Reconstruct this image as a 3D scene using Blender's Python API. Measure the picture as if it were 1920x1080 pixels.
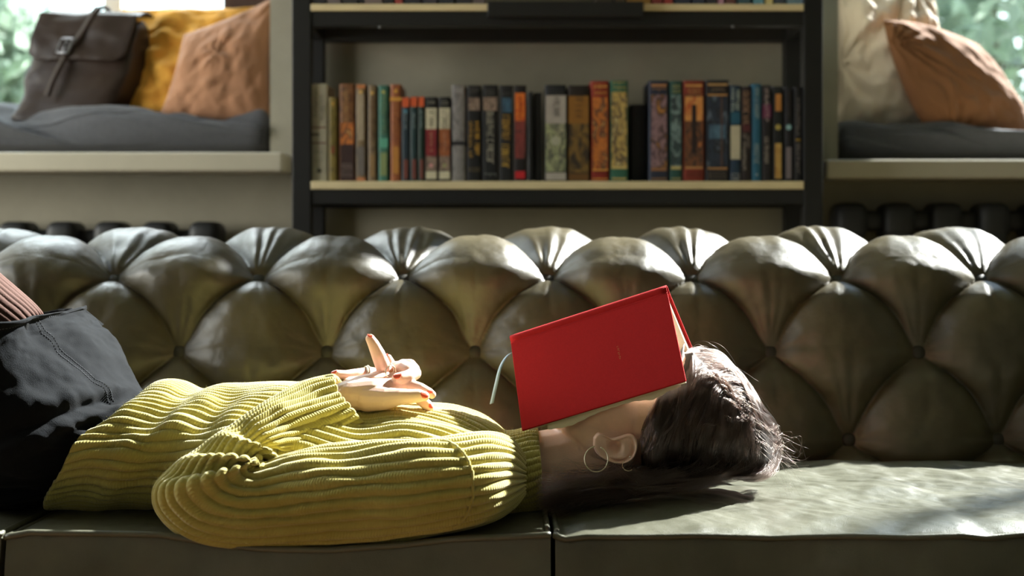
import bpy, bmesh, math, random
import numpy as np
from mathutils import Vector, Matrix

for o in list(bpy.data.objects):
    bpy.data.objects.remove(o, do_unlink=True)
S = bpy.context.scene
COL = S.collection
rng = np.random.default_rng(7)
random.seed(7)

# ------------------------------------------------------------------ camera, world, sun, exposure
ZC, Y0, F = 0.75, 450.0, 1920 * 50 / 36.0
cam_d = bpy.data.cameras.new('camera')
cam_d.sensor_width, cam_d.lens = 36, 50
cam_d.shift_y = -(540 - Y0) / 1920.0
cam_d.clip_start = 0.05
cam_d.dof.use_dof = True
cam_d.dof.focus_distance = 1.80
cam_d.dof.aperture_fstop = 4.0
cam = bpy.data.objects.new('camera', cam_d)
COL.objects.link(cam)
cam.location = (0, 0, ZC)
cam.rotation_euler = (math.pi / 2, 0, 0)
S.camera = cam

world = bpy.data.worlds.new('world')
S.world = world
world.use_nodes = True
wn = world.node_tree
bg = wn.nodes['Background']
tc = wn.nodes.new('ShaderNodeTexCoord')
sep = wn.nodes.new('ShaderNodeSeparateXYZ')
rmp = wn.nodes.new('ShaderNodeValToRGB')
wn.links.new(tc.outputs['Generated'], sep.inputs[0])
wn.links.new(sep.outputs['Z'], rmp.inputs[0])
wn.links.new(rmp.outputs[0], bg.inputs[0])
rmp.color_ramp.elements[0].position = 0.0
rmp.color_ramp.elements[0].color = (0.80, 0.88, 0.90, 1)
rmp.color_ramp.elements[1].position = 0.7
rmp.color_ramp.elements[1].color = (0.55, 0.70, 0.92, 1)
bg.inputs[1].default_value = 8.0

SUN_AZ, SUN_EL = math.radians(50), math.radians(38)   # azimuth to the right of straight behind the sofa
sd = bpy.data.lights.new('sun', 'SUN')
sd.energy = 62.0
sd.angle = math.radians(1.4)
sd.color = (1.0, 0.975, 0.95)
sun = bpy.data.objects.new('sun', sd)
COL.objects.link(sun)
to_sun = Vector((math.sin(SUN_AZ) * math.cos(SUN_EL), math.cos(SUN_AZ) * math.cos(SUN_EL), math.sin(SUN_EL)))
sun.rotation_euler = to_sun.to_track_quat('Z', 'Y').to_euler()
sun.location = (4, 8, 6)

def area(name, loc, aim, sx, sy, energy, color):
    d = bpy.data.lights.new(name, 'AREA')
    d.shape, d.size, d.size_y, d.energy, d.color = 'RECTANGLE', sx, sy, energy, color
    o = bpy.data.objects.new(name, d)
    COL.objects.link(o)
    o.location = loc
    o.rotation_euler = (Vector(loc) - Vector(aim)).to_track_quat('Z', 'Y').to_euler()
    return o
area('daylight_left_sky', (-1.35, 4.35, 2.7), (-0.85, 2.2, 0.8), 1.5, 1.5, 190, (0.95, 0.98, 1.0))
# daylight of the window in the left wall, then an added front fill light
area('daylight_left_window', (-2.55, 2.25, 1.15), (0, 2.35, 1.0), 1.5, 0.9, 84, (1.0, 0.95, 0.80))
area('front_fill_light', (-1.4, -1.655, 1.6), (-0.3, 2, 0.9), 0.9, 1.4, 2.0, (1.0, 0.94, 0.90))

vs = S.view_settings
S.display_settings.display_device = 'sRGB'
vs.view_transform, vs.look, vs.gamma, vs.use_curve_mapping = 'Standard', 'None', 1.0, False
vs.exposure = -0.85
S.cycles.use_denoising = True
S.cycles.max_bounces = 8
S.cycles.caustics_reflective = False
S.cycles.caustics_refractive = False
S.cycles.sample_clamp_indirect = 6

# ------------------------------------------------------------------ helpers
def srgb(r, g, b):
    def f(c):
        c /= 255.0
        return c / 12.92 if c <= 0.04045 else ((c + 0.055) / 1.055) ** 2.4
    return (f(r), f(g), f(b), 1.0)

def P(px, py, Y):
    return np.array([(px - 960) * Y / F, Y, ZC - (py - Y0) * Y / F])

def PV(px, py, Y):
    return Vector(P(px, py, Y))

MATS = {}
def mat(name, color, rough=0.6, spec=0.5, noise=0.0, nscale=20, bump=0.0, bscale=200, coat=0.0, metal=0.0,
        sheen=0.0, sub=0.0, stretch=(1, 1, 1), detail=4, dark=None):
    """principled material with mottled colour and fine relief"""
    if name in MATS:
        return MATS[name]
    m = bpy.data.materials.new(name)
    m.use_nodes = True
    nt = m.node_tree
    b = nt.nodes['Principled BSDF']
    b.inputs['Base Color'].default_value = color
    b.inputs['Roughness'].default_value = rough
    b.inputs['Specular IOR Level'].default_value = spec
    b.inputs['Metallic'].default_value = metal
    b.inputs['Coat Weight'].default_value = coat
    b.inputs['Sheen Weight'].default_value = sheen
    if sub:
        b.inputs['Subsurface Weight'].default_value = sub
        b.inputs['Subsurface Radius'].default_value = (0.006, 0.0025, 0.0015)
        b.inputs['Subsurface Scale'].default_value = 1.0
    t = nt.nodes.new('ShaderNodeTexCoord')
    mp = nt.nodes.new('ShaderNodeMapping')
    mp.inputs['Scale'].default_value = stretch
    nt.links.new(t.outputs['Object'], mp.inputs[0])
    if noise:
        n = nt.nodes.new('ShaderNodeTexNoise')
        n.inputs['Scale'].default_value = nscale
        n.inputs['Detail'].default_value = detail
        n.inputs['Roughness'].default_value = 0.65
        nt.links.new(mp.outputs[0], n.inputs['Vector'])
        mx = nt.nodes.new('ShaderNodeMix')
        mx.data_type = 'RGBA'
        rp = nt.nodes.new('ShaderNodeValToRGB')
        rp.color_ramp.elements[0].position = 0.3
        rp.color_ramp.elements[1].position = 0.7
        nt.links.new(n.outputs['Fac'], rp.inputs[0])
        nt.links.new(rp.outputs[0], mx.inputs[0])
        d = dark if dark else tuple(c * (1 - noise) for c in color[:3]) + (1,)
        mx.inputs[6].default_value = d
        mx.inputs[7].default_value = tuple(min(1, c * (1 + noise * 0.6)) for c in color[:3]) + (1,) if not dark else color
        nt.links.new(mx.outputs[2], b.inputs['Base Color'])
    if bump:
        n2 = nt.nodes.new('ShaderNodeTexNoise')
        n2.inputs['Scale'].default_value = bscale
        n2.inputs['Detail'].default_value = 3
        nt.links.new(mp.outputs[0], n2.inputs['Vector'])
        bp = nt.nodes.new('ShaderNodeBump')
        bp.inputs['Strength'].default_value = bump
        bp.inputs['Distance'].default_value = 0.002
        nt.links.new(n2.outputs['Fac'], bp.inputs['Height'])
        nt.links.new(bp.outputs[0], b.inputs['Normal'])
    MATS[name] = m
    return m

def wloc(p):
    if p.parent is None:
        return p.location.copy()
    return wloc(p.parent) + p.matrix_parent_inverse.translation + p.location

def link(name, data, m=None, parent=None):
    o = bpy.data.objects.new(name, data)
    COL.objects.link(o)
    if m is not None:
        data.materials.append(m)
    if parent is not None:
        o.parent = parent
        o.matrix_parent_inverse = Matrix.Translation(-wloc(parent))
    return o

def tag(o, label=None, cat=None, group=None, kind=None):
    if label: o['label'] = label
    if cat: o['category'] = cat
    if group: o['group'] = group
    if kind: o['kind'] = kind
    return o

def thing(name, loc, label, cat, group=None):
    e = bpy.data.objects.new(name, None)
    COL.objects.link(e)
    e.location = loc
    e.empty_display_size = 0.05
    return tag(e, label, cat, group)

def raw_mesh(name, V, Q, smooth=True, uv=None):
    V = np.asarray(V, dtype=np.float32).reshape(-1, 3)
    Q = np.asarray(Q, dtype=np.int32)
    k = Q.shape[1]
    me = bpy.data.meshes.new(name)
    me.vertices.add(len(V))
    me.vertices.foreach_set('co', V.ravel())
    me.loops.add(Q.size)
    me.loops.foreach_set('vertex_index', Q.ravel())
    me.polygons.add(len(Q))
    me.polygons.foreach_set('loop_start', np.arange(0, Q.size, k, dtype=np.int32))
    me.polygons.foreach_set('loop_total', np.full(len(Q), k, dtype=np.int32))
    if smooth:
        me.polygons.foreach_set('use_smooth', np.ones(len(Q), dtype=bool))
    if uv is not None:
        l = me.uv_layers.new(name='UVMap')
        l.data.foreach_set('uv', np.asarray(uv, dtype=np.float32)[Q.ravel()].ravel())
    me.update()
    me.validate()
    return me

def grid_quads(nu, nv, wrap=False, off=0):
    i, j = np.meshgrid(np.arange(nu - 1), np.arange(nv if wrap else nv - 1), indexing='ij')
    j2 = (j + 1) % nv
    return np.stack([i * nv + j, i * nv + j2, (i + 1) * nv + j2, (i + 1) * nv + j], -1).reshape(-1, 4) + off

def grid_mesh(name, G, wrap=False, uv=None, flip=False, smooth=True):
    nu, nv = G.shape[:2]
    q = grid_quads(nu, nv, wrap)
    if flip: q = q[:, ::-1]
    return raw_mesh(name, G.reshape(-1, 3), q, smooth, None if uv is None else uv.reshape(-1, 2))

def bm_mesh(name, bm, smooth=False):
    me = bpy.data.meshes.new(name)
    bm.normal_update()
    bm.to_mesh(me)
    bm.free()
    if smooth:
        me.polygons.foreach_set('use_smooth', np.ones(len(me.polygons), dtype=bool))
    return me

def add_box(bm, x0, x1, y0, y1, z0, z1, bev=0.0, seg=1, M=None):
    r = bmesh.ops.create_cube(bm, size=1)
    vs_ = r['verts']
    for v in vs_:
        v.co = Vector(((x0 + x1) / 2 + v.co.x * (x1 - x0), (y0 + y1) / 2 + v.co.y * (y1 - y0), (z0 + z1) / 2 + v.co.z * (z1 - z0)))
    if bev:
        es = list({e for v in vs_ for e in v.link_edges})
        r = bmesh.ops.bevel(bm, geom=es, offset=bev, segments=seg, affect='EDGES', profile=0.5)
        vs_ = list({v for f in r['faces'] for v in f.verts} | {v for v in vs_ if v.is_valid})
    if M is not None:
        for v in vs_:
            v.co = M @ v.co
    return vs_

def box(name, x0, x1, y0, y1, z0, z1, m, parent=None, bev=0.0, seg=2):
    bm = bmesh.new()
    add_box(bm, x0, x1, y0, y1, z0, z1, bev, seg)
    return link(name, bm_mesh(name, bm), m, parent)

def tube_arrays(pts, rad, n=8, closed=False):
    pts = np.asarray(pts, float)
    k = len(pts)
    rad = np.full(k, rad) if np.isscalar(rad) else np.asarray(rad, float)
    if closed:
        T = np.roll(pts, -1, 0) - np.roll(pts, 1, 0)
    else:
        T = np.gradient(pts, axis=0)
    T /= np.linalg.norm(T, axis=1)[:, None] + 1e-12
    up = np.array([0.13, 0.31, 0.94])
    Nn = np.zeros_like(pts)
    a = up - T[0] * (up @ T[0])
    if np.linalg.norm(a) < 1e-3:
        a = np.array([1., 0, 0]) - T[0] * T[0][0]
    a /= np.linalg.norm(a)
    for i in range(k):
        a = a - T[i] * (a @ T[i])
        a /= np.linalg.norm(a) + 1e-12
        Nn[i] = a
    B = np.cross(T, Nn)
    th = np.linspace(0, 2 * np.pi, n, endpoint=False)
    G = pts[:, None] + rad[:, None, None] * (np.cos(th)[None, :, None] * Nn[:, None] + np.sin(th)[None, :, None] * B[:, None])
    return G

def tube(name, pts, rad, m, parent=None, n=8, closed=False, caps=True):
    G = tube_arrays(pts, rad, n, closed)
    if closed:
        G = np.concatenate([G, G[:1]], 0)
    elif caps:
        G = np.concatenate([np.repeat(G[:1].mean(1, keepdims=True), n, 1), G, np.repeat(G[-1:].mean(1, keepdims=True), n, 1)], 0)
    return link(name, grid_mesh(name, G, True), m, parent)

def catmull(K, n):
    """K: (k, d) control rows -> (n, d) points on the centripetal-free Catmull-Rom curve"""
    K = np.asarray(K, float)
    k = len(K)
    t = np.linspace(0, k - 1, n)
    i = np.minimum(t.astype(int), k - 2)
    f = (t - i)[:, None]
    p0, p1, p2, p3 = K[np.maximum(i - 1, 0)], K[i], K[i + 1], K[np.minimum(i + 2, k - 1)]
    return 0.5 * (2 * p1 + (p2 - p0) * f + (2 * p0 - 5 * p1 + 4 * p2 - p3) * f ** 2 + (3 * p1 - p0 - 3 * p2 + p3) * f ** 3)

_perm = np.random.default_rng(11).random((256, 256))
def noise2(x, y, seed=0):
    x = np.asarray(x, float) + seed * 17.31
    y = np.asarray(y, float) + seed * 9.77
    xi, yi = np.floor(x).astype(int), np.floor(y).astype(int)
    fx, fy = x - xi, y - yi
    fx, fy = fx * fx * fx * (fx * (fx * 6 - 15) + 10), fy * fy * fy * (fy * (fy * 6 - 15) + 10)
    g = lambda a, b: _perm[a % 256, b % 256]
    return ((g(xi, yi) * (1 - fx) + g(xi + 1, yi) * fx) * (1 - fy) + (g(xi, yi + 1) * (1 - fx) + g(xi + 1, yi + 1) * fx) * fy) * 2 - 1

def fbm(x, y, seed=0, o=3):
    s, a = 0, 1.0
    for k in range(o):
        s = s + a * noise2(x * 2 ** k, y * 2 ** k, seed + k * 3)
        a *= 0.5
    return s

def grid_normals(G, wrap=False, center=None):
    du = np.gradient(G, axis=0)
    if wrap:
        dv = np.roll(G, -1, 1) - np.roll(G, 1, 1)
    else:
        dv = np.gradient(G, axis=1)
    n = np.cross(du, dv)
    n /= np.linalg.norm(n, axis=-1, keepdims=True) + 1e-12
    if center is not None:
        s = np.sign(np.sum(n * (G - center), -1).mean())
        n = n * s
    return n

# ------------------------------------------------------------------ materials
M_wall = mat('painted_plaster', srgb(158, 153, 138), 0.85, 0.2, noise=0.10, nscale=6, bump=0.25, bscale=60)
M_wall_dark = mat('grey_plaster', srgb(128, 124, 122), 0.85, 0.2, noise=0.18, nscale=5, bump=0.25, bscale=60)
M_ceiling = mat('ceiling_paint', srgb(205, 203, 196), 0.9, 0.2, noise=0.05, nscale=3)
M_floor = mat('floor_boards_wood', srgb(112, 86, 62), 0.45, 0.4, noise=0.25, nscale=8, stretch=(1, 12, 1))
M_sill = mat('sill_paint', srgb(184, 177, 158), 0.4, 0.5, noise=0.06, nscale=9)
M_black = mat('black_steel', srgb(22, 22, 22), 0.5, 0.4, noise=0.15, nscale=30, bump=0.1, bscale=300)
M_birch = mat('birch_plywood', srgb(222, 204, 162), 0.5, 0.4, noise=0.12, nscale=14, stretch=(1, 1, 10))
M_iron = mat('cast_iron_paint', srgb(38, 39, 40), 0.55, 0.4, noise=0.12, nscale=25, bump=0.2, bscale=120)
M_frame = mat('window_frame_paint', srgb(214, 214, 210), 0.45, 0.5, noise=0.04, nscale=12)
M_brownframe = mat('brown_frame_wood', srgb(66, 46, 38), 0.5, 0.4, noise=0.2, nscale=12, stretch=(8, 8, 1))
M_linen = mat('grey_linen', srgb(84, 85, 90), 0.9, 0.2, noise=0.12, nscale=90, bump=0.35, bscale=500, sheen=0.2)
M_mustard = mat('mustard_cotton', srgb(232, 172, 74), 0.9, 0.2, noise=0.06, nscale=12, bump=0.2, bscale=400, sheen=0.15)
M_tan = mat('dusty_tan_velvet', srgb(168, 122, 92), 0.9, 0.2, noise=0.07, nscale=9, bump=0.2, bscale=400, sheen=0.3)
M_cinnamon = mat('cinnamon_cotton', srgb(140, 96, 64), 0.9, 0.2, noise=0.06, nscale=9, bump=0.2, bscale=400, sheen=0.2)
M_cream = mat('cream_cotton', srgb(212, 200, 184), 0.9, 0.2, noise=0.04, nscale=9, bump=0.2, bscale=400)
M_bag = mat('dark_brown_leather', srgb(48, 36, 29), 0.42, 0.35, noise=0.25, nscale=9, bump=0.15, bscale=220)
M_bagweb = mat('black_webbing', srgb(22, 21, 21), 0.7, 0.3, noise=0.1, nscale=200)
M_metal = mat('brushed_metal', srgb(150, 150, 155), 0.3, 0.5, metal=1.0, noise=0.05, nscale=60)
M_silver = mat('polished_silver', srgb(226, 212, 186), 0.32, 0.5, metal=1.0, noise=0.03, nscale=60)
M_skin = mat('skin', srgb(238, 200, 180), 0.5, 0.4, noise=0.05, nscale=60, bump=0.12, bscale=700, sub=0.06)
M_nail = mat('coral_nail_polish', srgb(226, 92, 70), 0.2, 0.6, noise=0.03, nscale=80)
M_denim = mat('black_denim', srgb(15, 18, 22), 0.9, 0.12, noise=0.22, nscale=160, bump=0.4, bscale=900, sheen=0.03)
M_tights = mat('dusty_rose_knit', srgb(88, 62, 54), 0.8, 0.2, noise=0.12, nscale=160, bump=0.2, bscale=500)
M_red = mat('red_bookcloth', srgb(172, 31, 33), 0.85, 0.15, noise=0.07, nscale=350, bump=0.35, bscale=1100)
M_page = mat('page_paper', srgb(236, 228, 208), 0.85, 0.2, noise=0.08, nscale=220, stretch=(1, 1, 12))
M_ribbon = mat('pale_blue_ribbon', srgb(160, 184, 200), 0.6, 0.4, noise=0.05, nscale=300)
M_gold = mat('gold_foil', srgb(168, 128, 62), 0.5, 0.5, noise=0.3, nscale=900)

# green leather, mottled and slightly cracked
def leather(name, c1, c2, rough):
    m = bpy.data.materials.new(name)
    m.use_nodes = True
    nt = m.node_tree
    b = nt.nodes['Principled BSDF']
    t = nt.nodes.new('ShaderNodeTexCoord')
    n1 = nt.nodes.new('ShaderNodeTexNoise'); n1.inputs['Scale'].default_value = 9; n1.inputs['Detail'].default_value = 6
    n2 = nt.nodes.new('ShaderNodeTexNoise'); n2.inputs['Scale'].default_value = 70; n2.inputs['Detail'].default_value = 5
    vo = nt.nodes.new('ShaderNodeTexVoronoi'); vo.inputs['Scale'].default_value = 900
    for n in (n1, n2, vo):
        nt.links.new(t.outputs['Object'], n.inputs['Vector'])
    r = nt.nodes.new('ShaderNodeValToRGB')
    r.color_ramp.elements[0].position, r.color_ramp.elements[0].color = 0.32, c1
    r.color_ramp.elements[1].position, r.color_ramp.elements[1].color = 0.68, c2
    nt.links.new(n1.outputs['Fac'], r.inputs[0])
    nt.links.new(r.outputs[0], b.inputs['Base Color'])
    mr = nt.nodes.new('ShaderNodeMapRange')
    mr.inputs['To Min'].default_value, mr.inputs['To Max'].default_value = rough - 0.08, rough + 0.12
    nt.links.new(n2.outputs['Fac'], mr.inputs['Value'])
    nt.links.new(mr.outputs[0], b.inputs['Roughness'])
    b.inputs['Specular IOR Level'].default_value = 0.6
    bp = nt.nodes.new('ShaderNodeBump'); bp.inputs['Strength'].default_value = 0.22; bp.inputs['Distance'].default_value = 0.001
    bp2 = nt.nodes.new('ShaderNodeBump'); bp2.inputs['Strength'].default_value = 0.25; bp2.inputs['Distance'].default_value = 0.003
    nt.links.new(vo.outputs['Distance'], bp.inputs['Height'])
    nt.links.new(n2.outputs['Fac'], bp2.inputs['Height'])
    nt.links.new(bp2.outputs[0], bp.inputs['Normal'])
    nt.links.new(bp.outputs[0], b.inputs['Normal'])
    return m
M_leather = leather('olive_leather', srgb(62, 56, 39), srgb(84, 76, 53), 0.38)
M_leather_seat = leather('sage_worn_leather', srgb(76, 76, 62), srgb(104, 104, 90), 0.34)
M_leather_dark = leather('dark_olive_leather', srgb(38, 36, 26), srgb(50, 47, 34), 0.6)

# ribbed knit: colour varies a little, small V stitches run along each rib (UV: metres along, rib number)
def knit(name, c1, c2):
    m = bpy.data.materials.new(name)
    m.use_nodes = True
    nt = m.node_tree
    b = nt.nodes['Principled BSDF']
    b.inputs['Roughness'].default_value = 0.95
    b.inputs['Specular IOR Level'].default_value = 0.1
    b.inputs['Sheen Weight'].default_value = 0.4
    b.inputs['Sheen Roughness'].default_value = 0.5
    uv = nt.nodes.new('ShaderNodeUVMap')
    sp = nt.nodes.new('ShaderNodeSeparateXYZ')
    nt.links.new(uv.outputs[0], sp.inputs[0])
    def math_(op, a, v=None, a2=None):
        n = nt.nodes.new('ShaderNodeMath'); n.operation = op
        nt.links.new(a, n.inputs[0])
        if a2 is not None: nt.links.new(a2, n.inputs[1])
        elif v is not None: n.inputs[1].default_value = v
        return n.outputs[0]
    fr = math_('FRACT', sp.outputs['Y'])
    ab = math_('ABSOLUTE', math_('SUBTRACT', fr, 0.5))
    ph = math_('ADD', math_('MULTIPLY', sp.outputs['X'], 2 * math.pi / 0.0034), None, math_('MULTIPLY', ab, 7.0))
    st = math_('SINE', ph)
    no = nt.nodes.new('ShaderNodeTexNoise'); no.inputs['Scale'].default_value = 420; no.inputs['Detail'].default_value = 3
    tco = nt.nodes.new('ShaderNodeTexCoord')
    nt.links.new(tco.outputs['Object'], no.inputs['Vector'])
    hgt = math_('ADD', math_('MULTIPLY', st, 0.5), None, math_('MULTIPLY', no.outputs['Fac'], 0.9))
    bp = nt.nodes.new('ShaderNodeBump'); bp.inputs['Strength'].default_value = 0.5; bp.inputs['Distance'].default_value = 0.0008
    nt.links.new(hgt, bp.inputs['Height'])
    nt.links.new(bp.outputs[0], b.inputs['Normal'])
    n1 = nt.nodes.new('ShaderNodeTexNoise'); n1.inputs['Scale'].default_value = 14; n1.inputs['Detail'].default_value = 5
    nt.links.new(tco.outputs['Object'], n1.inputs['Vector'])
    r = nt.nodes.new('ShaderNodeValToRGB')
    r.color_ramp.elements[0].position, r.color_ramp.elements[0].color = 0.3, c1
    r.color_ramp.elements[1].position, r.color_ramp.elements[1].color = 0.7, c2
    nt.links.new(n1.outputs['Fac'], r.inputs[0])
    nt.links.new(r.outputs[0], b.inputs['Base Color'])
    return m
M_knit = knit('chartreuse_rib_knit', srgb(168, 156, 82), srgb(188, 177, 104))

def glass_mat():
    m = bpy.data.materials.new('window_glass')
    m.use_nodes = True
    nt = m.node_tree
    nt.nodes.remove(nt.nodes['Principled BSDF'])
    out = nt.nodes['Material Output']
    tr = nt.nodes.new('ShaderNodeBsdfTransparent'); tr.inputs[0].default_value = (0.95, 0.97, 0.96, 1)
    gl = nt.nodes.new('ShaderNodeBsdfGlossy'); gl.inputs['Roughness'].default_value = 0.02
    lw = nt.nodes.new('ShaderNodeLayerWeight'); lw.inputs[0].default_value = 0.25
    fr = nt.nodes.new('ShaderNodeMath'); fr.operation = 'MULTIPLY_ADD'; fr.inputs[1].default_value = 0.25; fr.inputs[2].default_value = 0.03
    nt.links.new(lw.outputs['Facing'], fr.inputs[0])
    mx = nt.nodes.new('ShaderNodeMixShader')
    nt.links.new(fr.outputs[0], mx.inputs[0]); nt.links.new(tr.outputs[0], mx.inputs[1]); nt.links.new(gl.outputs[0], mx.inputs[2])
    nt.links.new(mx.outputs[0], out.inputs[0])
    return m
M_glass = glass_mat()

def leaf_mat(name, c):
    m = bpy.data.materials.new(name)
    m.use_nodes = True
    nt = m.node_tree
    b = nt.nodes['Principled BSDF']
    out = nt.nodes['Material Output']
    b.inputs['Roughness'].default_value = 0.6
    t = nt.nodes.new('ShaderNodeTexCoord')
    n = nt.nodes.new('ShaderNodeTexNoise'); n.inputs['Scale'].default_value = 1.6
    nt.links.new(t.outputs['Object'], n.inputs['Vector'])
    r = nt.nodes.new('ShaderNodeValToRGB')
    r.color_ramp.elements[0].position, r.color_ramp.elements[0].color = 0.3, tuple(x * 0.7 for x in c[:3]) + (1,)
    r.color_ramp.elements[1].position, r.color_ramp.elements[1].color = 0.7, c
    nt.links.new(n.outputs['Fac'], r.inputs[0])
    nt.links.new(r.outputs[0], b.inputs['Base Color'])
    tl = nt.nodes.new('ShaderNodeBsdfTranslucent')
    nt.links.new(r.outputs[0], tl.inputs[0])
    mx = nt.nodes.new('ShaderNodeMixShader'); mx.inputs[0].default_value = 0.5
    nt.links.new(b.outputs[0], mx.inputs[1]); nt.links.new(tl.outputs[0], mx.inputs[2])
    nt.links.new(mx.outputs[0], out.inputs[0])
    return m
M_leaf = leaf_mat('leaf_green', srgb(166, 182, 168))
M_leaf3 = leaf_mat('leaf_pale_green', srgb(196, 210, 196))
M_leaf2 = leaf_mat('leaf_deep_green', srgb(140, 160, 144))
M_bark = mat('bark', srgb(88, 72, 58), 0.9, 0.1, noise=0.3, nscale=12, stretch=(4, 4, 1))
M_lawn = mat('lawn_grass', srgb(120, 140, 88), 0.95, 0.1, noise=0.3, nscale=3)
# ------------------------------------------------------------------ room shell
def struct(name, boxes, m):
    bm = bmesh.new()
    for b in boxes:
        add_box(bm, *b)
    return tag(link(name, bm_mesh(name, bm), m), kind='structure')

XL, XR, YF, YB, HC = -2.5, 4.0, -1.7, 3.35, 4.2
WT = 0.40
LWX, RWX = (-2.15, -0.570), (0.768, 3.65)       # window openings in the back wall
struct('floor', [(XL - 0.2, XR + 0.2, YF - 0.2, YB + WT, -0.1, 0)], M_floor)
struct('ceiling', [(XL - 0.2, XR + 0.2, YF - 0.2, YB + WT, HC, HC + 0.1)], M_ceiling)
struct('wall_back', [
    (XL - 0.2, LWX[0], YB, YB + WT, 0, HC), (LWX[0], LWX[1], YB, YB + WT, 0, 0.9017), (LWX[0], LWX[1], YB, YB + WT, 3.9, HC),
    (LWX[1], RWX[0], YB, YB + WT, 0, HC),
    (RWX[0], RWX[1], YB, YB + WT, 0, 0.886), (RWX[0], RWX[1], YB, YB + WT, 3.9, HC), (RWX[1], XR + 0.2, YB, YB + WT, 0, HC)], M_wall)
struct('wall_left', [(XL - 0.2, XL, YF, 1.48, 0, HC), (XL - 0.2, XL, 3.02, YB, 0, HC), (XL - 0.2, XL, 1.48, 3.02, 0, 0.68), (XL - 0.2, XL, 1.48, 3.02, 2.52, HC)], M_wall)
struct('wall_right', [(XR, XR + 0.2, YF, YB, 0, HC)], M_wall)
struct('wall_front', [(XL - 0.2, XR + 0.2, YF - 0.2, YF, 0, HC)], M_wall)
box('baseboard_back', XL, XR, YB - 0.018, YB, 0, 0.09, M_frame, None, 0.004)['kind'] = 'structure'

def sill(name, x0, x1, zb, zt):
    o = box(name, x0, x1, 3.16, 3.70, zb, zt, M_sill, None, 0.006, 3)
    return tag(o, kind='structure')
sill('trim_1', LWX[0] - 0.05, -0.5095, 0.9017, 0.9455)
sill('trim_2', 0.699, RWX[1] + 0.05, 0.886, 0.929)

def window(name, x0, x1, z0, z1, mull):
    root = bpy.data.objects.new(name, None); COL.objects.link(root); root.location = ((x0 + x1) / 2, 3.70, z0)
    tag(root, kind='structure')
    w = 0.05
    box('window_frame', x0, x1, 3.66, 3.73, z0, z0 + w, M_frame, root, 0.006)
    box('window_frame', x0, x1, 3.66, 3.73, z1 - w, z1, M_frame, root, 0.006)
    xs = [x0] + list(mull) + [x1]
    for k, x in enumerate(mull):
        box('mullion', x - 0.022, x + 0.022, 3.665, 3.725, z0 + w, z1 - w, M_frame, root, 0.005)
    for a, b in zip(xs[:-1], xs[1:]):
        box('window_pane', a + 0.02, b - 0.02, 3.69, 3.694, z0 + w * 0.6, z1 - w * 0.6, M_glass, root)
    return root
w1 = window('window_1', LWX[0] + 0.004, LWX[1] - 0.004, 0.947, 3.896, [-1.03, -1.60])
w2 = window('window_2', RWX[0] + 0.004, RWX[1] - 0.004, 0.931, 3.896, [2.9])
for r, a, b in ((w1, P(430, 0, 3.68)[0], LWX[1] - 0.004), (w2, RWX[0] + 0.004, P(1612, 0, 3.68)[0])):
    box('jamb_post', a, b, 3.60, 3.735, 0.95, 3.89, M_brownframe, r, 0.006)

# unseen frame and blind added behind the front fill light
w3 = bpy.data.objects.new('added_window', None); COL.objects.link(w3); w3.location = (-1.4, YF, 0.85)
tag(w3, kind='structure')
for a in ((-1.92, -1.86, 0.84, 2.36), (-0.94, -0.88, 0.84, 2.36), (-1.86, -0.94, 0.84, 0.90), (-1.86, -0.94, 2.30, 2.36)):
    box('window_frame', a[0], a[1], YF + 0.001, YF + 0.03, a[2], a[3], M_frame, w3, 0.004)
box('added_blind', -1.86, -0.94, YF + 0.004, YF + 0.012, 0.90, 2.30, M_ceiling, w3, 0.001)
# ------------------------------------------------------------------ outside: lawn and trees
tag(box('ground_outside', -14, 16, 3.9, 26, -0.5, -0.3, M_lawn), kind='structure')
def tree(x, y, h, cr, n, m, label, seed, ratio=1.0, z0=-0.3):
    r = np.random.default_rng(seed)
    root = thing('garden_tree', (x, y, z0), label, 'tree', None)
    tk = [(x, y, z0), (x + 0.05, y, z0 + h * 0.3), (x - 0.04, y + 0.05, z0 + h * 0.6), (x, y, z0 + h * 0.85)]
    tube('trunk', catmull(tk, 10), np.linspace(0.16, 0.05, 10), M_bark, root, 9)
    cl = r.normal(size=(26, 3)); cl /= np.linalg.norm(cl, axis=1)[:, None]
    cl = cl * (r.random((26, 1)) ** 0.4) * np.array([cr, cr * 0.8, h * 0.36 * ratio]) + np.array([x, y, z0 + h * 0.6])
    for k in range(5):
        c = cl[k]
        tube('branch', catmull([(x, y, z0 + h * 0.35 + 0.1 * k), tuple((np.array([x, y, z0 + h * 0.55]) + c) / 2), tuple(c)], 7), np.linspace(0.06, 0.02, 7), M_bark, root, 6)
    ci = cl[r.integers(0, 26, n)] + r.normal(size=(n, 3)) * cr * 0.22
    a = r.normal(size=(n, 3)); a /= np.linalg.norm(a, axis=1)[:, None]
    b = np.cross(a, r.normal(size=(n, 3))); b /= np.linalg.norm(b, axis=1)[:, None]
    s = (0.05 + 0.06 * r.random((n, 1)))
    V = np.stack([ci - a * s, ci + b * s * 0.5, ci + a * s, ci - b * s * 0.5], 1).reshape(-1, 3)
    Q = np.arange(4 * n).reshape(-1, 4)
    tag(link('foliage', raw_mesh('foliage', V, Q, False), m, root), kind='stuff')
    return root
tree(-3.45, 8.5, 3.6, 0.62, 5200, M_leaf3, 'leafy pale green tree outside the left window behind the backpack', 3, 1.3)
tree(3.0, 9.0, 5.0, 1.2, 5200, M_leaf, 'leafy pale green tree outside the right window above the cinnamon pillow', 5, 1.35)
tree(6.2, 11.5, 5.6, 1.5, 5200, M_leaf2, 'deep green tree standing farther back outside the right window', 6, 1.35)
tree(2.6, 14.0, 6.2, 1.6, 4000, M_leaf2, 'tall thin-leaved green tree at the back of the garden beyond the cream pillow', 8, 1.2)
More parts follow.
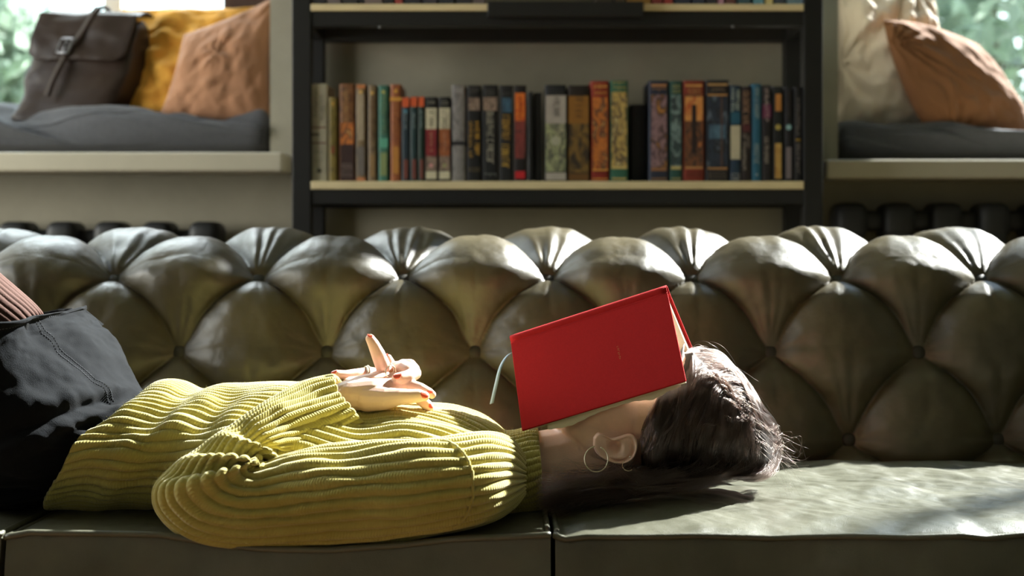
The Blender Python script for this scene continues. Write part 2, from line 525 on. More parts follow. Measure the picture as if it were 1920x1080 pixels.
# ------------------------------------------------------------------ radiators
def radiator(x0, x1, ztop, label, seed):
    root = thing('cast_iron_radiator', ((x0 + x1) / 2, 3.27, 0), label, 'radiator', 'radiators under the window seats')
    pitch = 0.108
    n = int((x1 - x0) / pitch)
    # one section: two columns joined by rounded top and bottom hubs
    bm = bmesh.new()
    add_box(bm, -0.036, 0.036, -0.055, 0.055, ztop - 0.085, ztop, 0.022, 3)
    add_box(bm, -0.036, 0.036, -0.055, 0.055, 0.10, 0.19, 0.022, 3)
    for y in (-0.034, 0.034):
        add_box(bm, -0.026, 0.026, y - 0.02, y + 0.02, 0.14, ztop - 0.05, 0.014, 3)
    me = bm_mesh('section', bm, True)
    me.materials.append(M_iron)
    bm = bmesh.new()
    add_box(bm, -0.03, 0.03, -0.02, 0.02, ztop - 0.065, ztop - 0.018, 0.012, 2)
    mc = bm_mesh('hub', bm, True); mc.materials.append(M_iron)
    for k in range(n):
        o = bpy.data.objects.new('section', me); COL.objects.link(o); o.parent = root
        o.matrix_parent_inverse = Matrix.Translation(-root.location)
        o.location = (x0 + pitch * (k + 0.5), 3.27, 0)
        if k < n - 1:
            o = bpy.data.objects.new('hub', mc); COL.objects.link(o); o.parent = root
            o.matrix_parent_inverse = Matrix.Translation(-root.location)
            o.location = (x0 + pitch * (k + 1), 3.27, 0)
    for x in (x0 + pitch * 0.5, x0 + pitch * (n - 0.5)):
        box('foot', x - 0.03, x + 0.03, 3.22, 3.32, 0, 0.12, M_iron, root, 0.01)
    tube('pipe', [(x1 - 0.06, 3.27, 0.145), (x1 + 0.05, 3.27, 0.145), (x1 + 0.05, 3.27, 0)], 0.012, M_iron, root, 8)
    return root
radiator(P(1552, 0, 3.24)[0], 2.2, 0.835, 'black cast iron radiator beneath the right window seat', 1)
radiator(-2.05, P(512, 0, 3.24)[0], 0.792, 'dark cast iron radiator beneath the left window seat', 2)

# ------------------------------------------------------------------ bookcase
bc = thing('bookcase', (0.1, 3.21, 0), 'tall black steel bookcase with pale birch shelves between two window seats', 'bookcase')
PXL, PXR = (-0.4775, -0.4365), (0.6335, 0.6745)
HB = 2.35
for (a, b) in (PXL, PXR):
    box('post', a, b, 3.085, 3.126, 0, HB, M_black, bc, 0.002)
    box('post', a, b, 3.295, 3.336, 0, HB, M_black, bc, 0.002)
for zt, zb in ((0.123, 0.106), (0.50, 0.483), (0.8775, 0.860), (1.262, 1.247), (1.65, 1.633), (2.04, 2.023)):
    box('shelf_board', PXL[1] + 0.0005, PXR[0] - 0.0005, 3.083, 3.34, zb, zt, M_birch, bc, 0.0015)
    box('front_rail', PXL[1], PXR[0], 3.088, 3.124, zb - 0.032, zb - 0.0003, M_black, bc, 0.0015)
    box('back_rail', PXL[1], PXR[0], 3.297, 3.335, zb - 0.036, zb - 0.0003, M_black, bc, 0.0015)
    for (a, b) in (PXL, PXR):
        box('side_rail', a + 0.002, b - 0.002, 3.126, 3.295, zb - 0.032, zb - 0.001, M_black, bc, 0.0015)
for zz in (HB - 0.041,):
    box('front_rail', PXL[1], PXR[0], 3.088, 3.124, zz, HB, M_black, bc, 0.0015)
    box('back_rail', PXL[1], PXR[0], 3.297, 3.335, zz, HB, M_black, bc, 0.0015)
tag(box('front_plate', P(914, 0, 3.07)[0], P(1206, 0, 3.07)[0], 3.060, 3.082, 1.231, 1.2635, M_black, bc, 0.002), 'black plate covering the middle of the shelf edge')
for px, py in ((712, 51), (1374, 50)):
    bm = bmesh.new()
    bmesh.ops.create_uvsphere(bm, u_segments=8, v_segments=6, radius=0.003, matrix=Matrix.Translation(P(px, py, 3.087)))
    link('screw', bm_mesh('screw', bm, True), M_metal, bc)


# ------------------------------------------------------------------ sofa
XA, XB = -1.45, 1.15
sofa = thing('chesterfield_sofa', (-0.15, 2.0, 0), 'deep-buttoned olive green leather chesterfield sofa in front of the bookcase', 'sofa')
A_, X0B = 0.2390, 0.0594
prof_r = [4.6, 4.0, 3.0, 2.0, 1.0, 0.75, 0.5, 0.0, -0.5, -1.0, -2.0, -3.0]
prof = {4.6: (2.24, .20), 4.0: (2.25, .31), 3.0: (2.275, .430), 2.0: (2.305, .567), 1.0: (2.356, .681), 0.75: (2.376, .696), 0.5: (2.415, .708), 0.0: (2.525, .716),
        -0.5: (2.61, .665), -1.0: (2.635, .58), -2.0: (2.64, .38), -3.0: (2.64, .12)}
def sofa_profile(r):
    xs = np.array(prof_r[::-1]); ys = np.array([prof[q] for q in xs])
    # smooth interpolation by Catmull-Rom on non-uniform knots
    out = np.zeros((len(r), 2))
    for c in range(2):
        m_ = np.gradient(ys[:, c], xs)
        i = np.clip(np.searchsorted(xs, r) - 1, 0, len(xs) - 2)
        h = xs[i + 1] - xs[i]; t = (r - xs[i]) / h
        out[:, c] = ((2 * t ** 3 - 3 * t ** 2 + 1) * ys[i, c] + (t ** 3 - 2 * t ** 2 + t) * h * m_[i] + (-2 * t ** 3 + 3 * t ** 2) * ys[i + 1, c] + (t ** 3 - t ** 2) * h * m_[i + 1])
    return out
sst = lambda q: np.clip(q, 0, 1) ** 2 * (3 - 2 * np.clip(q, 0, 1))
def tuft_height(X, R):
    p = (X - X0B) / A_
    g_ = R - np.floor(R)
    Rw = R + 0.15 * np.sin(np.pi * g_) ** 2          # seams leave each button sideways and drop to the next row in an arch
    R0_, R = R, Rw
    u, v = p + (R - 1) / 2, p - (R - 1) / 2
    # ragged seams
    u = u + 0.012 * fbm(X * 9, R * 2.2, 1); v = v + 0.012 * fbm(X * 9, R * 2.2, 2)
    su, sv = np.abs(np.sin(np.pi * u)), np.abs(np.sin(np.pi * v))
    lo, hi = np.minimum(su, sv), np.maximum(su, sv)
    h = (0.032 * hi ** 0.6 * (1 - 0.35 * (1 - lo)) + 0.032 * (1 - (1 - np.clip(lo * 1.25, 0, 1)) ** 1.7) ** 0.75 * hi ** 0.4) * (0.84 + 0.12 * sst((R - 0.6) / 0.6) - 0.22 * sst((R - 1.1) / 0.9))
    h -= 0.0025 * np.exp(-(lo / 0.045) ** 2) * hi
    R = R0_
    # radiating gathers at the buttons
    for rb in (0, 1, 2, 3):
        off = 0.0 if rb % 2 else 0.5
        k = np.round(p - off) + off
        dx = (p - k) * A_
        ds = (rb - R) * 0.125
        d = np.hypot(dx, ds) + 1e-6
        ang = np.arctan2(dx, ds)
        ph = k * 2.7 + rb
        wob = 1.3 * np.sin(ang * 5 + ph * 3.1)
        gate = np.clip((d - 0.010) / 0.03, 0, 1)
        up = np.exp(-(ang / 0.52) ** 4)
        amp_up = 0.0062 if rb == 1 else 0.0022
        h += amp_up * np.sin(ang * 19 + ph + wob + noise2(d * 25, k * 3.3 + ang * 2, 5)) * np.exp(-d / 0.075) * gate * up * (0.7 + 0.5 * noise2(ang * 3, k * 5.1, 4))
        dn = np.exp(-((np.abs(ang) - np.pi) / 0.8) ** 4)
        h += (0.0034 if rb == 1 else 0.0016) * np.sin(ang * 15 + ph * 2 + wob) * np.exp(-d / 0.022) * gate * dn
        h += 0.0012 * np.sin(ang * 13 + ph * 5) * np.exp(-d / 0.04) * gate * (1 - up) * (1 - dn)
    h += 0.0022 * fbm(X * 12, R * 1.7, 9) + 0.0005 * fbm(X * 55, R * 7, 12)
    return h
nx, nr = 820, 330
xs = np.linspace(XA, XB, nx)
rs = np.concatenate([np.linspace(4.6, 3.4, 24)[:-1], np.linspace(3.4, -0.6, 276)[:-1], np.linspace(-0.6, -3.0, nr - 298)])
pr = sofa_profile(rs)
tg = np.gradient(pr, axis=0); tg /= np.linalg.norm(tg, axis=1)[:, None]
nrm = np.stack([-tg[:, 1], tg[:, 0]], 1)           # points out of the back towards the room and up
Xg, Rg = np.meshgrid(xs, rs, indexing='ij')
Hh = tuft_height(Xg, Rg) * np.clip((Rg + 2.2) / 1.0, 0, 1) * np.clip((3.9 - Rg) / 0.6, 0, 1)
G = np.stack([Xg, pr[None, :, 0] + Hh * nrm[None, :, 0], pr[None, :, 1] + Hh * nrm[None, :, 1]], -1)
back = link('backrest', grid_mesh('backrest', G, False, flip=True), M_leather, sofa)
bm = bmesh.new()
bmesh.ops.create_uvsphere(bm, u_segments=20, v_segments=10, radius=1.0)
for v in bm.verts:
    v.co = Vector((v.co.x * 0.0115, v.co.y * 0.0115, v.co.z * 0.0052))
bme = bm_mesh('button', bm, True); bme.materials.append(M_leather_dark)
for rb in (0, 1, 2, 3):
    q = sofa_profile(np.array([float(rb)]))[0]
    i = int(np.argmin(np.abs(rs - rb)))
    nv = Vector((0, nrm[i, 0], nrm[i, 1]))
    k = -8
    for k in range(-7, 6):
        x = X0B + (k + (0 if rb % 2 else 0.5)) * A_
        if XA + 0.04 < x < XB - 0.04:
            o = bpy.data.objects.new('button', bme); COL.objects.link(o); o.parent = sofa
            o.matrix_parent_inverse = Matrix.Translation(-sofa.location)
            o.location = Vector((x, q[0], q[1])) + nv * 0.0055
            o.rotation_euler = nv.to_track_quat('Z', 'Y').to_euler()
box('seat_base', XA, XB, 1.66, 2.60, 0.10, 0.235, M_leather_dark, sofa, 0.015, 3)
for x in (XA + 0.1, -0.15, XB - 0.1):
    for y in (1.74, 2.45):
        bm = bmesh.new()
        bmesh.ops.create_cone(bm, cap_ends=True, segments=16, radius1=0.022, radius2=0.035, depth=0.104, matrix=Matrix.Translation((x, y, 0.05)))
        link('leg', bm_mesh('leg', bm), M_brownframe, sofa)
# rolled arms closing both ends
for x, s in ((XA, -1), (XB, 1)):
    th = np.linspace(-0.6, 3.9, 40)
    ring = np.stack([x + s * (0.12 + 0.10 * np.cos(th) * -1), 0.64 + 0.10 * np.sin(th)], 1)
    ring = np.concatenate([[[x, 0.12]], [[x, 0.50]], ring[::1], [[x + s * 0.2, 0.50]], [[x + s * 0.2, 0.12]]])
    ys_ = np.linspace(1.66, 2.55, 30)
    Ga = np.stack([np.repeat(ring[None, :, 0], 30, 0), np.repeat(ys_[:, None], len(ring), 1), np.repeat(ring[None, :, 1], 30, 0)], -1)
    cap0 = np.repeat(Ga[:1].mean(1, keepdims=True), len(ring), 1); cap1 = np.repeat(Ga[-1:].mean(1, keepdims=True), len(ring), 1)
    link('arm', grid_mesh('arm', np.concatenate([cap0, Ga, cap1]), True, smooth=False), M_leather, sofa)

# ---- loose seat cushions
def seat_cushion(x0, x1, zfun, crown, seed, label, dent=0.0):
    root = thing('seat_cushion', ((x0 + x1) / 2, 1.93, 0.237), label, 'cushion', 'loose leather seat cushions on the sofa')
    yf, yb, zb = 1.62, 2.215, 0.237
    nxx, nyy, nf = int(240 * max(1, (x1 - x0) / 0.7)), 150, 22
    fx = (1 - np.cos(np.linspace(0, np.pi, nxx))) / 2 * 0.35 + np.linspace(0, 1, nxx) * 0.65
    X = x0 + fx * (x1 - x0)
    zs = zfun(X)
    fy = (np.linspace(0, 1, nyy)) ** 1.15
    FX, FY = np.meshgrid(fx, fy, indexing='ij')
    XX = x0 + FX * (x1 - x0)
    puff = (np.clip(1 - (2 * FX - 1) ** 2, 0, 1) ** 0.42) * (np.clip(1 - (2 * FY - 1) ** 2, 0, 1) ** 0.45)
    zt = zs[:, None] * (1 - FY) + 0.398 * FY + crown * puff
    zt += puff * (0.0075 * fbm(XX * 7 + FY * 2, FY * 3, seed, 2) + 0.0018 * fbm(XX * 30, FY * 14, seed + 4, 2) + 0.0009 * fbm(XX * 70 + FY * 30, FY * 20, seed + 6, 2))
    # gathers running in from the front seam
    zt += 0.0016 * np.sin(XX * 95 + 3 * noise2(XX * 14, FY * 4, seed) - FY * 14) * np.exp(-FY / 0.13) * np.clip(FY / 0.02, 0, 1) * (0.4 + 0.6 * noise2(XX * 8, XX * 0, seed + 1))
    YY = yf + FY * (yb - yf) + 0.006 * np.sin(XX * 19 + seed) * (1 - FY)
    top = np.stack([XX, YY, zt], -1)
    # boxing band: front (bulging slightly), then under and back closed by the same ring
    fz = np.linspace(1, 0, nf)[:, None]
    fr_z = zb + (zs[None] - zb) * fz
    fr_y = yf + 0.006 * np.sin(X * 19 + seed)[None] - 0.012 * np.sin(np.pi * fz) + 0.0015 * fbm(X[None] * 18, fz * 3 + 0 * X[None], seed + 2)
    front = np.stack([np.repeat(X[None], nf, 0), fr_y, fr_z], -1).transpose(1, 0, 2)      # nx, nf
    bot = np.stack([X, np.full_like(X, yb), np.full_like(X, zb)], -1)[:, None]
    ring = np.concatenate([top[:, ::-1], front[:, 1:], bot], 1)
    c0, c1 = ring[:1].mean(1, keepdims=True), ring[-1:].mean(1, keepdims=True)
    side = lambda r, c: np.concatenate([r + (c - r) * t for t in (0.25, 0.6, 1.0)], 0)
    s0, s1 = side(ring[:1], np.repeat(c0, ring.shape[1], 1)), side(ring[-1:], np.repeat(c1, ring.shape[1], 1))
    ring = np.concatenate([s0[::-1], ring, s1], 0)
    me = grid_mesh('cushion_body', ring, True, flip=False)
    o = link('cushion_body', me, M_leather_seat, root)
    es = o.modifiers.new('split', 'EDGE_SPLIT'); es.split_angle = math.radians(50)
    # piping round the top seam
    pf = top[:, 0] + np.array([0, -0.0015, 0.001])
    pl, prr = top[0] + np.array([0.003, 0, 0]), top[-1] - np.array([0.003, 0, 0])
    loop = np.concatenate([pl[::-6][:-1], pf[::2], prr[::6]])
    loop = np.concatenate([loop, top[::-8, -1][1:]])
    tube('piping', loop, 0.0038, M_leather_seat, root, 8, closed=True)
    pb = front[:, -1] + np.array([0, -0.0015, 0.002])
    tube('piping', pb[::2], 0.0042, M_leather_seat, root, 8)
    return root
def z_right(X):
    px = 960 + X * F / 1.62
    y = np.interp(px, [1040, 1060, 1100, 1300, 1450, 1600, 1700, 1800, 1850, 1920, 2050], [1006, 1012, 1006, 1005, 1012, 1006, 1007, 1004, 1010, 1005, 1006])
    return 0.75 - (y - 450) * 1.62 / F
def z_left(X):
    px = 960 + X * F / 1.62
    y = np.interp(px, [15, 60, 200, 300, 380, 480, 620, 760, 850, 950, 1010, 1030], [1006, 998, 1003, 1006, 1018, 1028, 1031, 1024, 1014, 1008, 1004, 1002])
    return 0.75 - (y - 450) * 1.62 / F
cxl, cxr = P(1041, 0, 1.62)[0], P(1032, 0, 1.62)[0]
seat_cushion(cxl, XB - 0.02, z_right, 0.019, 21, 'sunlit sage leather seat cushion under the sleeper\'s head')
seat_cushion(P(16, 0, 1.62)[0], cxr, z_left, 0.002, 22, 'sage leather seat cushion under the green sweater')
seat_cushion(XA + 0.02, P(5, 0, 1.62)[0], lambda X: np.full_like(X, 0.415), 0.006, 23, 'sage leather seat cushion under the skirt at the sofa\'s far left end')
# ------------------------------------------------------------------ window-seat mattresses
def mattress(x0, x1, y0, y1, z0, z1, seed, label):
    root = thing('window_seat_cushion', ((x0 + x1) / 2, (y0 + y1) / 2, z0), label, 'cushion', 'grey linen window seat cushions')
    nxx, nth = 260, 110
    fx = np.linspace(0, 1, nxx)
    th = np.linspace(0, 2 * np.pi, nth, endpoint=False)
    e = 0.85
    endw = np.clip(1 - np.abs(2 * fx - 1) ** 60, 0, 1) ** 0.5
    hx, hz = (y1 - y0) / 2, (z1 - z0) / 2
    c, s_ = np.cos(th), np.sin(th)
    yy = np.sign(c) * np.abs(c) ** e
    zz = np.sign(s_) * np.abs(s_) ** e
    X = x0 + fx * (x1 - x0)
    ZT = zz[None] * hz * (0.25 + 0.75 * endw[:, None])
    YYv = yy[None] * hx * (0.85 + 0.15 * endw[:, None])
    G = np.stack([np.repeat(X[:, None], nth, 1), (y0 + y1) / 2 + YYv, (z0 + z1) / 2 + ZT], -1)
    k = th[None] * 0.9
    w = 0.026 * fbm(X[:, None] * 4.5 + np.sin(th)[None] * 1.2, np.cos(th)[None] * 1.2 + seed, seed, 3)
    w += 0.020 * np.abs(np.sin(X[:, None] * 7 + 2.4 * np.sin(th)[None] + 2 * noise2(X[:, None] * 3, k, seed + 2))) ** 0.6 * (np.cos(th)[None] < 0.3)
    up = np.clip(np.sin(th)[None] + 0.75, 0, 1)
    G[..., 1] += w * np.minimum(yy[None], 0) * 0.8 * up
    G[..., 2] += w * up * (G[..., 2] > z0 + hz * 0.6)
    G[..., 2] = np.maximum(G[..., 2], z0 + 0.0006)
    c0, c1 = np.repeat(G[:1].mean(1, keepdims=True), nth, 1), np.repeat(G[-1:].mean(1, keepdims=True), nth, 1)
    link('cushion_cover', grid_mesh('cushion_cover', np.concatenate([c0, G, c1]), True), M_linen, root)
    i = int(np.argmin(np.abs(th - (np.pi - np.arctan2(0.55, 1)) )))
    tube('seam', G[3:-3:2, i] + np.array([0, -0.0012, 0]), 0.0028, M_linen, root, 6)
    return root
mattress(LWX[0] + 0.03, LWX[1] - 0.006, 3.335, 3.66, 0.9462, 1.048, 31, 'rumpled dark grey linen cushion on the left window seat under the leather backpack')
mattress(RWX[0] + 0.008, RWX[1] - 0.03, 3.335, 3.64, 0.9297, 1.016, 32, 'rumpled dark grey linen cushion on the right window seat under the cream pillow')

# ------------------------------------------------------------------ pillows
def pillow(label, c, T, m, seed, wr=0.005, pinch=0.10, rays=()):
    C = [P(*q) for q in c]                      # TL, TR, BR, BL
    n = 90
    u = np.sin(np.linspace(-1, 1, n) * np.pi / 2)
    U, V = np.meshgrid(u, u, indexing='ij')
    pu = U * (1 - pinch * (1 - V ** 2) * U ** 2)
    pv = V * (1 - pinch * (1 - U ** 2) * V ** 2)
    a, b = (pu + 1) / 2, (1 - pv) / 2
    base = (C[0] * ((1 - a) * (1 - b))[..., None] + C[1] * (a * (1 - b))[..., None] + C[2] * (a * b)[..., None] + C[3] * ((1 - a) * b)[..., None])
    nn = np.cross(C[1] - C[0], C[3] - C[0]); nn /= np.linalg.norm(nn)
    if nn[1] > 0: nn = -nn
    t = T * np.clip((1 - U ** 2) * (1 - V ** 2), 0, 1) ** 0.42
    soft = np.clip((1 - U ** 2) * (1 - V ** 2), 0, 1) ** 0.25
    t1 = t + soft * (wr * fbm(U * 2.2, V * 2.2, seed, 3) + 0.35 * wr * fbm(U * 6, V * 6, seed + 5, 2))
    for (ru, rv, k, amp, fall) in rays:         # gathers running out of a corner or edge point
        d = np.hypot(U - ru, V - rv); an = np.arctan2(V - rv, U - ru)
        t1 += soft * amp * np.sin(an * k + 2.5 * noise2(d * 2.5, an * 2, seed + 9)) * np.exp(-(d / fall) ** 1.5)
    t2 = t + soft * wr * fbm(U * 2.2, V * 2.2, seed + 40, 3)
    Gf = base + nn * t1[..., None]
    Gb = base - nn * t2[..., None]
    Vv = np.concatenate([Gf.reshape(-1, 3), Gb.reshape(-1, 3)])
    Q = np.concatenate([grid_quads(n, n), grid_quads(n, n, off=n * n)[:, ::-1]])
    me = raw_mesh('pillow', Vv, Q)
    bm = bmesh.new(); bm.from_mesh(me); bmesh.ops.remove_doubles(bm, verts=bm.verts, dist=1e-5); bmesh.ops.recalc_face_normals(bm, faces=bm.faces); bm.to_mesh(me); bm.free()
    me.polygons.foreach_set('use_smooth', np.ones(len(me.polygons), dtype=bool))
    o = link('pillow', me, m)
    tag(o, label, 'pillow')
    edge = np.concatenate([base[:, 0], base[-1, 1:], base[::-1, -1][1:], base[0, ::-1][1:-1]])
    tube('seam', edge, 0.0022, m, o, 6, closed=True)
    return o
pillow('large mustard yellow pillow behind the leather backpack and the tan pillow', [(228, 18, 3.60), (512, 10, 3.60), (512, 232, 3.47), (226, 232, 3.47)], 0.045, M_mustard, 41, 0.014, 0.06, [(-1, 0.2, 11, 0.007, 1.1), (1, 1, 9, 0.005, 0.8)])
pillow('dusty tan velvet pillow leaning on the left niche wall', [(345, 66, 3.46), (519, -8, 3.50), (505, 236, 3.40), (292, 236, 3.40)], 0.05, M_tan, 42, 0.006, 0.07, [(-0.1, 0.2, 7, 0.004, 0.35), (1, 1, 9, 0.004, 0.6)])
pillow('crumpled cream cotton pillow behind the cinnamon brown pillow', [(1563, -50, 3.58), (1752, -8, 3.58), (1795, 242, 3.47), (1572, 240, 3.46)], 0.05, M_cream, 43, 0.016, 0.05, [(-1, -0.2, 9, 0.012, 1.0), (0.6, 1, 9, 0.012, 1.0)])
pillow('cinnamon brown pillow with gathered creases leaning on the cream pillow', [(1658, 40, 3.42), (1834, 84, 3.46), (1940, 256, 3.42), (1745, 256, 3.385)], 0.055, M_cinnamon, 44, 0.006, -0.13, [(-1, 0.6, 17, 0.006, 0.9), (-0.6, -1, 15, 0.006, 0.8), (-1, 1, 13, 0.004, 0.7)])

# ------------------------------------------------------------------ leather backpack
def backpack():
    root = thing('backpack', tuple(P(150, 222, 3.45)), 'dark brown leather backpack with buckled flap on the left window seat', 'bag')
    f = {'bl': P(20, 226, 3.40), 'br': P(188, 228, 3.375), 'tr': P(258, 40, 3.47), 'tl': P(92, 36, 3.50)}
    k = {'bl': P(60, 222, 3.52), 'br': P(258, 224, 3.49), 'tr': P(283, 40, 3.535), 'tl': P(115, 36, 3.565)}
    n = 60
    def bil(q, a, b):
        a, b = np.asarray(a)[..., None], np.asarray(b)[..., None]
        return q['tl'] * (1 - a) * (1 - b) + q['tr'] * a * (1 - b) + q['br'] * a * b + q['bl'] * (1 - a) * b
    # rings run round the bag (front, right side, back, left side), stacked from the bottom up
    per = 120
    t = np.linspace(0, 4, per, endpoint=False)
    e = 0.30
    ang = np.linspace(0, 2 * np.pi, per, endpoint=False)
    su = np.sign(np.cos(ang)) * np.abs(np.cos(ang)) ** e; sv = np.sign(np.sin(ang)) * np.abs(np.sin(ang)) ** e
    aa, dd = (su + 1) / 2, (sv + 1) / 2          # across, depth (0 = front)
    bs = np.concatenate([np.linspace(1, 0, n)])
    G = []
    for b in bs:
        shrink = 1 - 0.10 * max(0, (0.10 - b) / 0.10) ** 2 - 0.05 * max(0, (b - 0.94) / 0.06) ** 2
        a2 = 0.5 + (aa - 0.5) * shrink; d2 = 0.5 + (dd - 0.5) * shrink
        fr, bk = bil(f, a2, np.full(per, b)), bil(k, a2, np.full(per, b))
        pt = fr * (1 - d2[:, None]) + bk * d2[:, None]
        bul = 0.012 * np.sin(np.pi * np.clip(b, 0, 1)) ** 0.6
        w = bul + 0.006 * fbm(aa * 2.5 + b, b * 3.5 + dd, 51, 3) + 0.003 * np.sin(b * 14 + aa * 5)
        cen = pt.mean(0)
        out = pt - cen; out[:, 2] = 0; out /= np.linalg.norm(out, axis=1)[:, None] + 1e-9
        G.append(pt + out * w[:, None])
    G = np.array(G)
    c0, c1 = np.repeat(G[:1].mean(1, keepdims=True), per, 1), np.repeat(G[-1:].mean(1, keepdims=True), per, 1)
    link('bag_body', grid_mesh('bag_body', np.concatenate([c0, G, c1]), True), M_bag, root)
    # flap: from the back of the top, over the front edge and down the front
    nrm_ = np.cross(f['tr'] - f['tl'], f['bl'] - f['tl']); nrm_ /= np.linalg.norm(nrm_)
    if nrm_[1] > 0: nrm_ = -nrm_
    na, nb = 40, 60
    A2 = np.linspace(-0.03, 1.03, na)
    rows = []
    for i in range(nb):
        s_ = i / (nb - 1)
        if s_ < 0.30:                             # over the top, back to front
            q = s_ / 0.30
            base = bil(k, A2, np.full(na, 0.0)) * (1 - q) + bil(f, A2, np.full(na, 0.0)) * q
            off = np.array([0, 0, 1]) * (0.010 + 0.010 * np.sin(np.pi * q))
            rows.append(base + off)
        else:
            b = (s_ - 0.30) / 0.70 * 0.43
            cur = 1 - np.clip((np.abs(2 * (A2 - 0.5)) - 0.82) / 0.24, 0, 1) ** 2 * 0.16
            base = bil(f, A2, b * cur)
            rows.append(base + nrm_ * (0.021 + 0.006 * np.sin(np.pi * s_) + 0.004 * fbm(A2 * 3, np.full(na, b * 6), 55, 2))[:, None])
    R = np.array(rows)
    o = link('flap', grid_mesh('flap', R, False), M_bag, root)
    sm = o.modifiers.new('thick', 'SOLIDIFY'); sm.thickness = 0.005; sm.offset = 0
    edge = np.concatenate([R[18:, 0], R[-1, 1:], R[::-1, -1][1:-18]])
    tube('flap_edge', edge, 0.0035, M_bag, root, 6)
    def strap(name, pts, w, m, off):
        pts = catmull(np.array([P(*q) for q in pts]), 24) + nrm_ * off
        T = np.gradient(pts, axis=0); T /= np.linalg.norm(T, axis=1)[:, None]
        side = np.cross(T, nrm_); side /= np.linalg.norm(side, axis=1)[:, None]
        Gs = np.stack([pts - side * w / 2, pts - side * w / 2 + nrm_ * 0.003, pts + side * w / 2 + nrm_ * 0.003, pts + side * w / 2], 1)
        return link(name, grid_mesh(name, Gs, True, smooth=False), m, root)
    strap('flap_strap', [(196, 28, 3.50), (185, 42, 3.487), (160, 82, 3.468), (132, 118, 3.452)], 0.019, M_bag, 0.034)
    strap('lower_strap', [(140, 104, 3.458), (120, 140, 3.437), (106, 170, 3.423), (98, 192, 3.415)], 0.016, M_bag, 0.030)
    tube('top_handle', catmull([P(172, 36, 3.52), P(180, 20, 3.52), P(196, 14, 3.52), P(206, 22, 3.53), P(205, 38, 3.54)], 20), 0.005, M_bagweb, root, 8)
    bk = PV(133, 100, 3.455) + Vector(nrm_) * 0.037
    ex = Vector(f['tr'] - f['tl']).normalized(); ez = (Vector(f['tl'] - f['bl'])).normalized()
    fr = [(-1, -1), (1, -1), (1, 1), (-1, 1)]
    pts = []
    for i in range(4):
        a, b = fr[i], fr[(i + 1) % 4]
        for q in np.linspace(0, 1, 5)[:-1]:
            pts.append(bk + ex * 0.014 * (a[0] + (b[0] - a[0]) * q) + ez * 0.020 * (a[1] + (b[1] - a[1]) * q))
    b_ = tube('buckle', np.array([tuple(p) for p in pts]), 0.0028, M_metal, root, 8, closed=True)
    tag(b_, 'metal buckle')
    tube('buckle_pin', np.array([tuple(bk - ez * 0.024), tuple(bk), tuple(bk + ez * 0.02)]), 0.0022, M_metal, root, 8)
    tube('side_strap', catmull([P(222, 218, 3.44), P(240, 204, 3.43), P(262, 212, 3.43), P(252, 222, 3.43)], 14), 0.006, M_bagweb, root, 8)
    return root
backpack()

# ------------------------------------------------------------------ books on the shelves
def art(name, cols, scale=55, seed=0.0, rough=0.5):
    m = bpy.data.materials.new(name); m.use_nodes = True
    nt = m.node_tree; b = nt.nodes['Principled BSDF']; b.inputs['Roughness'].default_value = rough
    t = nt.nodes.new('ShaderNodeTexCoord'); mp = nt.nodes.new('ShaderNodeMapping')
    mp.inputs['Location'].default_value = (seed * 3.1, seed, seed * 1.7); mp.inputs['Scale'].default_value = (1, 1, 0.6)
    n = nt.nodes.new('ShaderNodeTexNoise'); n.inputs['Scale'].default_value = scale; n.inputs['Detail'].default_value = 3; n.inputs['Distortion'].default_value = 0.6
    r = nt.nodes.new('ShaderNodeValToRGB')
    while len(r.color_ramp.elements) < len(cols): r.color_ramp.elements.new(0.5)
    for i, c in enumerate(cols):
        r.color_ramp.elements[i].position = 0.30 + 0.40 * i / (len(cols) - 1)
        r.color_ramp.elements[i].color = srgb(*c)
    nt.links.new(t.outputs['Object'], mp.inputs[0]); nt.links.new(mp.outputs[0], n.inputs['Vector'])
    nt.links.new(n.outputs['Fac'], r.inputs[0]); nt.links.new(r.outputs[0], b.inputs['Base Color'])
    return m
_bm = {}
def cov(c, rough=0.5):
    k = tuple(c)
    if k not in _bm:
        _bm[k] = mat('cover_%d_%d_%d' % k, srgb(*c), rough, 0.4, noise=0.10, nscale=60)
    return _bm[k]

